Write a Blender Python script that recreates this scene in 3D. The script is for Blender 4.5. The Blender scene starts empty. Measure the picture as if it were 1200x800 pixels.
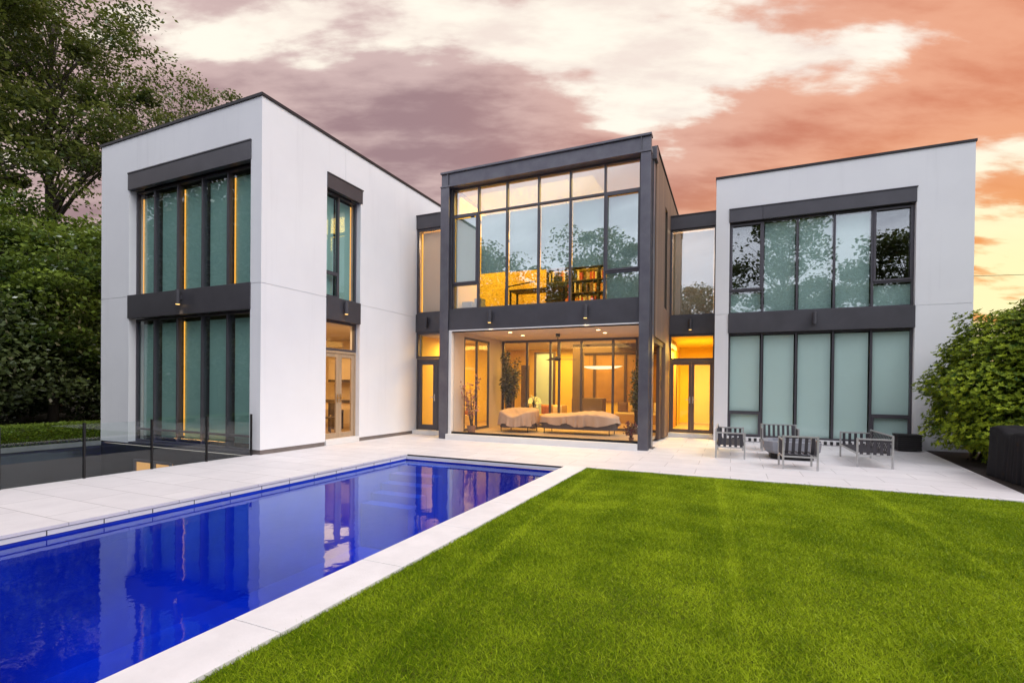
import bpy, math, random
import numpy as np
from mathutils import Vector, Matrix

random.seed(7)
RNG = np.random.default_rng(7)
scene = bpy.context.scene
COL = scene.collection

# ------------------------------------------------------------------ camera
EYE = 1.55
yaw, pitch, roll = -0.418371749, -0.00683014764, -0.010054782
f_px, cy_px = 578.146667, 457.076893
Fw = Vector((math.sin(yaw)*math.cos(pitch), math.cos(yaw)*math.cos(pitch), math.sin(pitch)))
r0 = Vector((math.cos(yaw), -math.sin(yaw), 0.0))
d0 = Fw.cross(r0)
Rt = r0*math.cos(roll) + d0*math.sin(roll)
Dn = -r0*math.sin(roll) + d0*math.cos(roll)
cd = bpy.data.cameras.new("camera")
cam = bpy.data.objects.new("camera", cd)
COL.objects.link(cam)
Up = -Dn
Bk = -Fw
cam.matrix_world = Matrix(((Rt.x, Up.x, Bk.x, 0), (Rt.y, Up.y, Bk.y, 0), (Rt.z, Up.z, Bk.z, EYE), (0, 0, 0, 1)))
cd.sensor_width = 36.0
cd.sensor_fit = 'HORIZONTAL'
cd.lens = f_px/1200.0*36.0
cd.shift_y = (cy_px-400.0)/1200.0
cd.clip_start = 0.05
cd.clip_end = 2000
scene.camera = cam

scene.view_settings.view_transform = 'Standard'
scene.view_settings.look = 'None'
scene.view_settings.exposure = 0.27
scene.view_settings.gamma = 1.0
scene.view_settings.use_curve_mapping = False
scene.render.engine = 'CYCLES'
scene.cycles.use_denoising = True
scene.cycles.max_bounces = 10
scene.cycles.transparent_max_bounces = 24
scene.cycles.caustics_reflective = False
scene.cycles.caustics_refractive = False
scene.cycles.sample_clamp_indirect = 6.0

# ------------------------------------------------------------------ sun and sky
SUN_EL, SUN_AZ = math.radians(50), math.radians(108)      # azimuth clockwise from +Y
sd = bpy.data.lights.new("sun", 'SUN')
sun = bpy.data.objects.new("sun", sd)
COL.objects.link(sun)
sd.energy = 1.5
sd.angle = math.radians(38)
sd.color = (1.0, 0.97, 0.95)
sv = Vector((math.sin(SUN_AZ)*math.cos(SUN_EL), math.cos(SUN_AZ)*math.cos(SUN_EL), math.sin(SUN_EL)))
sun.rotation_euler = (-sv).to_track_quat('-Z', 'Y').to_euler()
sun.location = sv*50

world = bpy.data.worlds.new("World")
scene.world = world
world.use_nodes = True
nt = world.node_tree
nt.nodes.clear()


class NB:
    """small helper for node trees"""
    def __init__(s, tree):
        s.t = tree

    def n(s, typ, **kw):
        nd = s.t.nodes.new(typ)
        for k, v in kw.items():
            setattr(nd, k, v)
        return nd

    def set(s, inp, v):
        if hasattr(v, 'is_output') or isinstance(v, bpy.types.NodeSocket):
            s.t.links.new(v, inp)
        else:
            inp.default_value = v

    def math(s, op, a, b=0.0, clamp=False):
        nd = s.n('ShaderNodeMath', operation=op, use_clamp=clamp)
        s.set(nd.inputs[0], a)
        s.set(nd.inputs[1], b)
        return nd.outputs[0]

    def dot(s, a, b):
        nd = s.n('ShaderNodeVectorMath', operation='DOT_PRODUCT')
        s.set(nd.inputs[0], a)
        s.set(nd.inputs[1], b)
        return nd.outputs['Value']

    def vmul(s, a, b):
        nd = s.n('ShaderNodeVectorMath', operation='MULTIPLY')
        s.set(nd.inputs[0], a)
        s.set(nd.inputs[1], b)
        return nd.outputs[0]

    def vadd(s, a, b):
        nd = s.n('ShaderNodeVectorMath', operation='ADD')
        s.set(nd.inputs[0], a)
        s.set(nd.inputs[1], b)
        return nd.outputs[0]

    def noise(s, vec, scale, detail=4.0, rough=0.5, dist=0.0, out='Fac'):
        nd = s.n('ShaderNodeTexNoise')
        if vec is not None:
            s.set(nd.inputs['Vector'], vec)
        nd.inputs['Scale'].default_value = scale
        nd.inputs['Detail'].default_value = detail
        nd.inputs['Roughness'].default_value = rough
        nd.inputs['Distortion'].default_value = dist
        return nd.outputs[out]

    def ramp(s, fac, stops, interp='LINEAR'):
        nd = s.n('ShaderNodeValToRGB')
        nd.color_ramp.interpolation = interp
        el = nd.color_ramp.elements
        while len(el) < len(stops):
            el.new(0.5)
        for e, (p, c) in zip(el, stops):
            e.position = p
            e.color = (c, c, c, 1) if isinstance(c, (int, float)) else (*c, 1)
        s.set(nd.inputs[0], fac)
        return nd.outputs[0]

    def mix(s, fac, a, b, blend='MIX'):
        nd = s.n('ShaderNodeMix', data_type='RGBA', blend_type=blend)
        s.set(nd.inputs[0], fac)
        s.set(nd.inputs[6], (*a, 1) if isinstance(a, tuple) else a)
        s.set(nd.inputs[7], (*b, 1) if isinstance(b, tuple) else b)
        return nd.outputs[2]

    def maprange(s, v, a, b, c=0.0, d=1.0, smooth=True):
        nd = s.n('ShaderNodeMapRange')
        if smooth:
            nd.interpolation_type = 'SMOOTHSTEP'
        s.set(nd.inputs[0], v)
        for i, q in enumerate((a, b, c, d)):
            nd.inputs[i+1].default_value = q
        return nd.outputs[0]


def schlick(b, r0, normal=None):
    """reflectance of a thin pane, the same from both sides"""
    geo = b.n('ShaderNodeNewGeometry')
    c = b.math('ABSOLUTE', b.dot(normal or geo.outputs['Normal'], geo.outputs['Incoming']))
    q = b.math('POWER', b.math('SUBTRACT', 1.0, c, True), 5.0)
    return b.math('ADD', b.math('MULTIPLY', q, 1.0-r0), r0, True)


w = NB(nt)
tc = w.n('ShaderNodeTexCoord').outputs['Generated']
sep = w.n('ShaderNodeSeparateXYZ')
nt.links.new(tc, sep.inputs[0])
side = w.dot(tc, (0.914, 0.406, 0.0))          # -1 west .. +1 east along the house front
ahead = w.dot(tc, (-0.406, 0.914, 0.0))        # +1 behind the house, -1 behind the viewer
elev = sep.outputs['Z']
# cloud layer: directions projected on a flat deck so that clouds flatten towards the horizon
den = w.math('ADD', w.math('MAXIMUM', elev, 0.0), 0.22)
inv = w.math('DIVIDE', 1.0, den)
cloudv = w.vmul(tc, (1.0, 1.0, 0.0))
comb = w.n('ShaderNodeCombineXYZ')
w.set(comb.inputs[0], w.math('MULTIPLY', side, inv))
w.set(comb.inputs[1], w.math('MULTIPLY', ahead, inv))
comb.inputs[2].default_value = 0.37
cv = w.vadd(w.vmul(comb.outputs[0], (0.86, 1.85, 1.0)), (25.6, -11.2, 0.0))
n1 = w.noise(cv, 1.15, 3.0, 0.5, 0.25)
n2 = w.noise(w.vadd(cv, (11.3, 4.2, 2.0)), 3.0, 9.0, 0.54, 0.15)
n4 = w.noise(w.vmul(w.vadd(cv, (5.0, 1.0, 0.0)), (1.0, 1.2, 1.0)), 6.0, 8.0, 0.56, 0.1)
dens = w.math('ADD', w.math('ADD', w.math('MULTIPLY', n1, 0.50), w.math('MULTIPLY', n2, 0.42)), w.math('MULTIPLY', n4, 0.085))
# the long bank of cloud above the house, lower towards the east
bank_c = w.math('ADD', w.math('MULTIPLY', side, -0.10), 0.40)
bd = w.math('DIVIDE', w.math('SUBTRACT', elev, bank_c), 0.15)
bell = w.math('POWER', 2.718, w.math('MULTIPLY', w.math('MULTIPLY', bd, bd), -1.0))
front = w.maprange(ahead, -0.1, 0.45)
dens = w.math('ADD', dens, w.math('MULTIPLY', w.math('MULTIPLY', bell, front), 0.10))
dens = w.math('SUBTRACT', dens, w.math('MULTIPLY', w.math('MULTIPLY', w.maprange(side, 0.35, 0.62), w.maprange(elev, 0.27, 0.17)), 0.075))
cover = w.maprange(dens, 0.463, 0.520)
shade = w.math('ADD', dens, w.math('MULTIPLY', w.math('SUBTRACT', n4, 0.5), 0.24))
thick = w.maprange(shade, 0.50, 0.70)
east = w.maprange(side, -0.22, 0.72)
low = w.maprange(elev, 0.42, 0.16)
cl_lit = w.mix(east, (0.60, 0.44, 0.42), (0.80, 0.37, 0.22))
cl_dark = w.mix(east, (0.335, 0.215, 0.225), (0.63, 0.21, 0.105))
cl = w.mix(thick, cl_lit, cl_dark)
cl = w.mix(w.math('MULTIPLY', east, low), cl, (0.84, 0.34, 0.09))
gap = w.mix(w.math('MULTIPLY', w.maprange(w.math('ADD', w.math('MULTIPLY', n2, 0.5), w.math('MULTIPLY', n4, 0.5)), 0.40, 0.58), 0.75), (0.97, 0.90, 0.78), (0.80, 0.66, 0.60))
gap = w.mix(w.math('MULTIPLY', east, low), gap, (1.0, 0.88, 0.48))
sunset = w.mix(cover, gap, cl)
# behind the viewer: bright pale overcast
n3 = w.noise(cv, 1.3, 6.0, 0.55, 0.2)
over = w.mix(w.maprange(n3, 0.35, 0.65), (1.30, 1.34, 1.50), (0.88, 0.92, 1.06))
skyc = w.mix(w.maprange(ahead, -0.25, 0.30), over, sunset)
bg1 = w.n('ShaderNodeBackground')
w.set(bg1.inputs[0], skyc)
bg1.inputs[1].default_value = 0.97
nish = w.n('ShaderNodeTexSky', sky_type='NISHITA')
nish.sun_disc = False
nish.sun_elevation = SUN_EL
nish.sun_rotation = SUN_AZ
bg2 = w.n('ShaderNodeBackground')
w.set(bg2.inputs[0], nish.outputs[0])
bg2.inputs[1].default_value = 0.05
lp = w.n('ShaderNodeMixShader')      # thin cloud veil over the clear sky
lp.inputs[0].default_value = 0.93
nt.links.new(bg2.outputs[0], lp.inputs[1])
nt.links.new(bg1.outputs[0], lp.inputs[2])
wo = w.n('ShaderNodeOutputWorld')
nt.links.new(lp.outputs[0], wo.inputs[0])


# ------------------------------------------------------------------ materials
MATS = {}


def newmat(name):
    m = bpy.data.materials.new(name)
    m.use_nodes = True
    m.node_tree.nodes.clear()
    b = NB(m.node_tree)
    out = b.n('ShaderNodeOutputMaterial')
    MATS[name] = m
    return m, b, out


def pbr(name, col, rough=0.6, metal=0.0, var=0.0, vscale=4.0, bump=0.0, bscale=60.0, col2=None, spec=0.5, detail=5.0, stretch=None, coat=0.0):
    m, b, out = newmat(name)
    p = b.n('ShaderNodeBsdfPrincipled')
    co = b.n('ShaderNodeTexCoord').outputs['Object']
    if stretch:
        co = b.vmul(co, stretch)
    c2 = col2 or tuple(c*(1-var) for c in col)
    if var or col2:
        fac = b.ramp(b.noise(co, vscale, detail, 0.6), [(0.32, 0.0), (0.68, 1.0)])
        b.set(p.inputs['Base Color'], b.mix(fac, col, c2))
    else:
        p.inputs['Base Color'].default_value = (*col, 1)
    p.inputs['Roughness'].default_value = rough
    p.inputs['Metallic'].default_value = metal
    p.inputs['Specular IOR Level'].default_value = spec
    p.inputs['Coat Weight'].default_value = coat
    if bump:
        bn = b.n('ShaderNodeBump')
        bn.inputs['Strength'].default_value = bump
        bn.inputs['Distance'].default_value = 0.02
        b.set(bn.inputs['Height'], b.noise(co, bscale, 6.0, 0.6))
        b.t.links.new(bn.outputs[0], p.inputs['Normal'])
    b.t.links.new(p.outputs[0], out.inputs[0])
    return m


def emit(name, col, strength):
    m, b, out = newmat(name)
    e = b.n('ShaderNodeEmission')
    e.inputs[0].default_value = (*col, 1)
    e.inputs[1].default_value = strength
    b.t.links.new(e.outputs[0], out.inputs[0])
    return m


def glass(name, tint, refl, ior=1.5, rough=0.0, wav=0.0):
    m, b, out = newmat(name)
    tr = b.n('ShaderNodeBsdfTransparent')
    tr.inputs[0].default_value = (*tint, 1)
    gl = b.n('ShaderNodeBsdfGlossy')
    gl.inputs['Roughness'].default_value = rough
    gl.inputs[0].default_value = (0.97, 0.98, 1.0, 1)
    fac = schlick(b, refl)
    if wav:
        bn = b.n('ShaderNodeBump')
        bn.inputs['Strength'].default_value = wav
        bn.inputs['Distance'].default_value = 0.01
        b.set(bn.inputs['Height'], b.noise(b.n('ShaderNodeTexCoord').outputs['Object'], 1.1, 1.0, 0.4))
        b.t.links.new(bn.outputs[0], gl.inputs['Normal'])
    mx = b.n('ShaderNodeMixShader')
    b.set(mx.inputs[0], fac)
    b.t.links.new(tr.outputs[0], mx.inputs[1])
    b.t.links.new(gl.outputs[0], mx.inputs[2])
    b.t.links.new(mx.outputs[0], out.inputs[0])
    return m


def fabric(name, col, trans=0.35, var=0.06, vscale=2.0):
    m, b, out = newmat(name)
    co = b.n('ShaderNodeTexCoord').outputs['Object']
    c = b.mix(b.noise(co, vscale, 3.0, 0.5), col, tuple(x*(1-var) for x in col))
    d = b.n('ShaderNodeBsdfDiffuse')
    t = b.n('ShaderNodeBsdfTranslucent')
    b.set(d.inputs[0], c)
    b.set(t.inputs[0], c)
    mx = b.n('ShaderNodeMixShader')
    mx.inputs[0].default_value = trans
    b.t.links.new(d.outputs[0], mx.inputs[1])
    b.t.links.new(t.outputs[0], mx.inputs[2])
    b.t.links.new(mx.outputs[0], out.inputs[0])
    return m


def leafmat(name, c_dark, c_light, trans=0.35, gloss=0.12, rough=0.45):
    """leaf colour runs between two greens by the per-leaf attribute 'tint'"""
    m, b, out = newmat(name)
    at = b.n('ShaderNodeAttribute', attribute_name='tint')
    c = b.mix(at.outputs['Fac'], c_dark, c_light)
    d = b.n('ShaderNodeBsdfDiffuse')
    t = b.n('ShaderNodeBsdfTranslucent')
    g = b.n('ShaderNodeBsdfGlossy')
    g.inputs['Roughness'].default_value = rough
    g.inputs[0].default_value = (0.8, 0.85, 0.8, 1)
    b.set(d.inputs[0], c)
    b.set(t.inputs[0], b.mix(0.5, c, (0.16, 0.22, 0.02)))
    mx = b.n('ShaderNodeMixShader')
    mx.inputs[0].default_value = trans
    b.t.links.new(d.outputs[0], mx.inputs[1])
    b.t.links.new(t.outputs[0], mx.inputs[2])
    fr = b.n('ShaderNodeFresnel')
    fr.inputs[0].default_value = 1.4
    m2 = b.n('ShaderNodeMixShader')
    b.set(m2.inputs[0], b.math('MULTIPLY', fr.outputs[0], gloss*4))
    b.t.links.new(mx.outputs[0], m2.inputs[1])
    b.t.links.new(g.outputs[0], m2.inputs[2])
    b.t.links.new(m2.outputs[0], out.inputs[0])
    return m


def tilemat(name, c1, c2, cj, bw, bh, mortar, rough=0.55, off=0.5, shift=(0, 0, 0), bump=0.25, rot=0.0):
    m, b, out = newmat(name)
    p = b.n('ShaderNodeBsdfPrincipled')
    mp = b.n('ShaderNodeMapping')
    mp.inputs['Location'].default_value = shift
    mp.inputs['Rotation'].default_value = (0, 0, rot)
    b.t.links.new(b.n('ShaderNodeTexCoord').outputs['Object'], mp.inputs[0])
    co = mp.outputs[0]
    br = b.n('ShaderNodeTexBrick')
    br.offset = off
    b.set(br.inputs['Vector'], co)
    br.inputs['Scale'].default_value = 1.0
    br.inputs['Brick Width'].default_value = bw
    br.inputs['Row Height'].default_value = bh
    br.inputs['Mortar Size'].default_value = mortar
    br.inputs['Mortar Smooth'].default_value = 0.2
    br.inputs['Color1'].default_value = (*c1, 1)
    br.inputs['Color2'].default_value = (*c2, 1)
    br.inputs['Mortar'].default_value = (*cj, 1)
    st = b.noise(co, 2.2, 8.0, 0.65)
    c = b.mix(b.ramp(st, [(0.35, 0.0), (0.7, 0.55)]), br.outputs['Color'], tuple(x*0.84 for x in c2))
    fine = b.noise(co, 90.0, 3.0, 0.7)
    c = b.mix(b.math('MULTIPLY', fine, 0.22), c, tuple(x*0.72 for x in c1))
    b.set(p.inputs['Base Color'], c)
    b.set(p.inputs['Roughness'], b.math('ADD', b.math('MULTIPLY', st, 0.25), rough-0.12))
    bn = b.n('ShaderNodeBump')
    bn.inputs['Strength'].default_value = bump
    bn.inputs['Distance'].default_value = 0.004
    b.set(bn.inputs['Height'], b.math('SUBTRACT', b.math('MULTIPLY', fine, 0.3), br.outputs['Fac']))
    b.t.links.new(bn.outputs[0], p.inputs['Normal'])
    b.t.links.new(p.outputs[0], out.inputs[0])
    return m


def stucco():
    m, b, out = newmat('stucco')
    p = b.n('ShaderNodeBsdfPrincipled')
    co = b.n('ShaderNodeTexCoord').outputs['Object']
    big = b.noise(co, 0.45, 5.0, 0.6)
    streak = b.noise(b.vmul(co, (2.2, 2.2, 0.12)), 1.6, 6.0, 0.6)
    c = b.mix(b.ramp(big, [(0.35, 0.0), (0.7, 1.0)]), (0.825, 0.82, 0.835), (0.77, 0.765, 0.785))
    c = b.mix(b.ramp(streak, [(0.55, 0.0), (0.8, 0.35)]), c, (0.62, 0.61, 0.63))
    b.set(p.inputs['Base Color'], c)
    p.inputs['Roughness'].default_value = 0.82
    p.inputs['Specular IOR Level'].default_value = 0.25
    bn = b.n('ShaderNodeBump')
    bn.inputs['Strength'].default_value = 0.18
    bn.inputs['Distance'].default_value = 0.004
    b.set(bn.inputs['Height'], b.noise(co, 120.0, 4.0, 0.65))
    b.t.links.new(bn.outputs[0], p.inputs['Normal'])
    b.t.links.new(p.outputs[0], out.inputs[0])
    return m


def boards(name, c1, c2, cj, width, axis):
    """vertical timber boards of the given width; axis is the horizontal object axis they run across"""
    m, b, out = newmat(name)
    p = b.n('ShaderNodeBsdfPrincipled')
    co = b.n('ShaderNodeTexCoord').outputs['Object']
    sp = b.n('ShaderNodeSeparateXYZ')
    b.set(sp.inputs[0], co)
    u = b.math('DIVIDE', sp.outputs[axis], width)
    idx = b.math('FLOOR', u)
    fr = b.math('FRACT', u)
    wn = b.n('ShaderNodeTexWhiteNoise', noise_dimensions='1D')
    b.set(wn.inputs['W'], idx)
    grain = b.noise(b.vmul(co, (14.0, 14.0, 0.9)), 2.0, 6.0, 0.6, 0.4)
    c = b.mix(wn.outputs[0], c1, c2)
    c = b.mix(b.ramp(grain, [(0.4, 0.0), (0.75, 0.6)]), c, tuple(x*0.5 for x in c1))
    joint = b.math('LESS_THAN', fr, 0.06)
    c = b.mix(joint, c, cj)
    b.set(p.inputs['Base Color'], c)
    p.inputs['Roughness'].default_value = 0.6
    bn = b.n('ShaderNodeBump')
    bn.inputs['Strength'].default_value = 0.4
    bn.inputs['Distance'].default_value = 0.006
    b.set(bn.inputs['Height'], b.math('SUBTRACT', b.math('MULTIPLY', grain, 0.3), joint))
    b.t.links.new(bn.outputs[0], p.inputs['Normal'])
    b.t.links.new(p.outputs[0], out.inputs[0])
    return m


def watermat():
    m, b, out = newmat('water')
    co = b.n('ShaderNodeTexCoord').outputs['Object']
    bn = b.n('ShaderNodeBump')
    bn.inputs['Strength'].default_value = 0.05
    bn.inputs['Distance'].default_value = 0.05
    h = b.math('ADD', b.noise(b.vmul(co, (1.0, 0.6, 1.0)), 2.6, 3.0, 0.5), b.math('MULTIPLY', b.noise(co, 11.0, 3.0, 0.5), 0.18))
    b.set(bn.inputs['Height'], h)
    tr = b.n('ShaderNodeBsdfTransparent')
    tr.inputs[0].default_value = (0.36, 0.66, 1.0, 1)
    gl = b.n('ShaderNodeBsdfGlossy')
    gl.inputs['Roughness'].default_value = 0.015
    gl.inputs[0].default_value = (0.72, 0.88, 1.0, 1)
    b.t.links.new(bn.outputs[0], gl.inputs['Normal'])
    mx = b.n('ShaderNodeMixShader')
    b.set(mx.inputs[0], schlick(b, 0.03, bn.outputs[0]))
    b.t.links.new(tr.outputs[0], mx.inputs[1])
    b.t.links.new(gl.outputs[0], mx.inputs[2])
    b.t.links.new(mx.outputs[0], out.inputs[0])
    return m


def screenmat():
    m, b, out = newmat('insect_mesh')
    tr = b.n('ShaderNodeBsdfTransparent')
    d = b.n('ShaderNodeBsdfDiffuse')
    d.inputs[0].default_value = (0.30, 0.27, 0.27, 1)
    mx = b.n('ShaderNodeMixShader')
    mx.inputs[0].default_value = 0.05
    b.t.links.new(tr.outputs[0], mx.inputs[1])
    b.t.links.new(d.outputs[0], mx.inputs[2])
    b.t.links.new(mx.outputs[0], out.inputs[0])
    return m


STUCCO = stucco()
STEEL = pbr('dark_steel', (0.082, 0.078, 0.090), 0.42, 0.25, 0.22, 1.7, 0.05, 9.0)
STEEL_L = pbr('weathered_steel', (0.150, 0.146, 0.166), 0.40, 0.35, 0.30, 2.3, 0.05, 7.0, col2=(0.105, 0.098, 0.122))
FRAME = pbr('window_frame_paint', (0.085, 0.078, 0.092), 0.38, 0.2, 0.1, 3.0)
CAP = pbr('roof_cap_metal', (0.028, 0.026, 0.032), 0.5, 0.4, 0.2, 2.0)
ROOF = pbr('roof_membrane', (0.20, 0.20, 0.21), 0.9, 0, 0.2, 1.0)
WHITETRIM = pbr('white_trim', (0.78, 0.76, 0.74), 0.6, 0, 0.05, 3.0)
SKIRT = pbr('brown_skirting', (0.20, 0.165, 0.15), 0.75, 0, 0.25, 4.0)
CEDAR = boards('cedar_boards', (0.26, 0.165, 0.11), (0.16, 0.10, 0.07), (0.04, 0.028, 0.022), 0.14, 1)
DARKWOOD = boards('dark_timber', (0.085, 0.05, 0.04), (0.07, 0.042, 0.035), (0.02, 0.014, 0.012), 0.16, 1)
OAK = pbr('oak_door_wood', (0.46, 0.32, 0.20), 0.45, 0, 0.2, 3.0, 0.1, 20, stretch=(8, 8, 0.6))
PLASTER = pbr('warm_plaster', (0.74, 0.60, 0.42), 0.85, 0, 0.06, 1.5)
YELLOW = pbr('yellow_plaster', (0.86, 0.62, 0.13), 0.85, 0, 0.06, 1.5)
BEIGE = pbr('beige_plaster', (0.66, 0.55, 0.45), 0.85, 0, 0.06, 1.5)
DARKROOM = pbr('unlit_room', (0.035, 0.04, 0.045), 0.9)
FLOORW = pbr('timber_floor', (0.50, 0.34, 0.18), 0.4, 0, 0.2, 2.0, stretch=(0.6, 8, 1))
FLOORT = pbr('porch_floor_tile', (0.60, 0.44, 0.27), 0.45, 0, 0.12, 1.6)
CEILW = pbr('ceiling_plaster', (0.56, 0.48, 0.40), 0.9)
SEMI = glass('half_solar_glass', (0.94, 0.98, 0.97), 0.17, 1.52, 0.0, 0.015)
SOLAR = glass('solar_glass', (0.93, 0.97, 0.96), 0.24, 1.52, 0.0, 0.015)
GLASS = glass('clear_glass', (0.97, 0.98, 0.975), 0.022)
COATED = glass('coated_glass', (0.93, 0.97, 0.96), 0.075, 1.52, 0.0, 0.012)
FENCEGL = glass('fence_glass', (0.92, 0.955, 0.95), 0.036)
BLIND = fabric('green_roller_blind', (0.46, 0.69, 0.64), 0.25)
BLIND_LIT = fabric('lit_roller_blind', (0.68, 0.87, 0.83), 0.10)  # paler copy of the green blind, with stronger daylight put into its colour
BLINDC = fabric('cream_roller_blind', (0.76, 0.66, 0.55), 0.25)
STRIPGLOW = emit('warm_strip', (1.0, 0.42, 0.06), 1.25)
LAMPGLOW = emit('lamp_glow', (1.0, 0.58, 0.18), 2.4)
DOWNGLOW = emit('downlight_glow', (1.0, 0.66, 0.25), 9.0)
SCREEN = screenmat()
BLACKM = pbr('black_metal', (0.018, 0.017, 0.018), 0.5, 0.5)
BRASS = pbr('brass', (0.55, 0.40, 0.18), 0.3, 1.0)
STEELBR = pbr('brushed_steel', (0.55, 0.54, 0.54), 0.35, 0.6, 0.15, 12.0)
STRAP = pbr('charcoal_strap', (0.055, 0.050, 0.058), 0.75, 0, 0.2, 8.0)
CONC = pbr('grey_concrete', (0.25, 0.255, 0.285), 0.75, 0, 0.18, 5.0, 0.1, 40)
COVERBLK = pbr('black_cover_fabric', (0.016, 0.015, 0.018), 0.8, 0, 0.4, 3.0, 0.5, 6, spec=0.2)
WICKER = pbr('black_wicker', (0.022, 0.019, 0.02), 0.7, 0, 0.4, 40.0, 0.6, 60)
COVERTAN = pbr('tan_cover_fabric', (0.60, 0.43, 0.31), 0.8, 0, 0.15, 3.0, 0.3, 6)
DARKBASE = pbr('dark_upholstery', (0.10, 0.075, 0.07), 0.8, 0, 0.2, 4.0)
TERRACE = tilemat('terrace_stone', (0.775, 0.745, 0.755), (0.70, 0.67, 0.685), (0.36, 0.335, 0.335), 1.2, 0.6, 0.007)
COPING = pbr('coping_stone', (0.80, 0.77, 0.775), 0.6, 0, 0.12, 3.0, 0.12, 60)
JOINT = pbr('dark_joint', (0.03, 0.03, 0.035), 0.8)
POOLT = pbr('pool_plaster', (0.003, 0.062, 0.60), 0.6, 0, 0.35, 0.45, col2=(0.001, 0.014, 0.32))
POOLST = pbr('pool_step_plaster', (0.04, 0.10, 0.60), 0.6, 0, 0.1, 2.5)
WATER = watermat()
SOIL = pbr('lawn_soil', (0.11, 0.17, 0.006), 0.95, 0, 0.4, 8.0, 0.5, 40, col2=(0.09, 0.11, 0.012), spec=0.1)
MULCH = pbr('bark_mulch', (0.035, 0.022, 0.018), 0.95, 0, 0.6, 30.0, 1.0, 50)
EARTH = pbr('woodland_ground', (0.04, 0.045, 0.022), 0.95, 0, 0.5, 0.8, 0.4, 5)
WELLM = pbr('dark_well_wall', (0.016, 0.017, 0.020), 0.7, 0, 0.3, 2.0)
KERBM = pbr('kerb_stone', (0.20, 0.21, 0.20), 0.75, 0, 0.2, 4.0)
BARK = pbr('bark', (0.075, 0.060, 0.048), 0.95, 0, 0.5, 6.0, 0.8, 18, stretch=(3, 3, 0.5))
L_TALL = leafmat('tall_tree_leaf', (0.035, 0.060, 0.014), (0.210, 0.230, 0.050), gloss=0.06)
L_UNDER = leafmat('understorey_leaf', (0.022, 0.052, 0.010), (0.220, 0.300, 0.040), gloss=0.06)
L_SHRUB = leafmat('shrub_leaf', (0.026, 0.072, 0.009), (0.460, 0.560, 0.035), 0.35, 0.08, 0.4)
L_BOX = leafmat('box_hedge_leaf', (0.035, 0.075, 0.010), (0.210, 0.280, 0.040), gloss=0.03)
L_CON = leafmat('conifer_leaf', (0.05, 0.085, 0.020), (0.170, 0.210, 0.055))
L_FAR = leafmat('far_tree_leaf', (0.055, 0.080, 0.028), (0.16, 0.20, 0.065))
L_RED = leafmat('red_leaf', (0.10, 0.012, 0.02), (0.28, 0.04, 0.05))
L_PINK = leafmat('pink_flower', (0.30, 0.10, 0.12), (0.60, 0.24, 0.25))
L_IND = leafmat('indoor_leaf', (0.04, 0.045, 0.015), (0.14, 0.14, 0.04))
L_GRASS = leafmat('grass_blade', (0.110, 0.210, 0.003), (0.560, 0.690, 0.030), 0.40, 0.008, 0.6)


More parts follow.
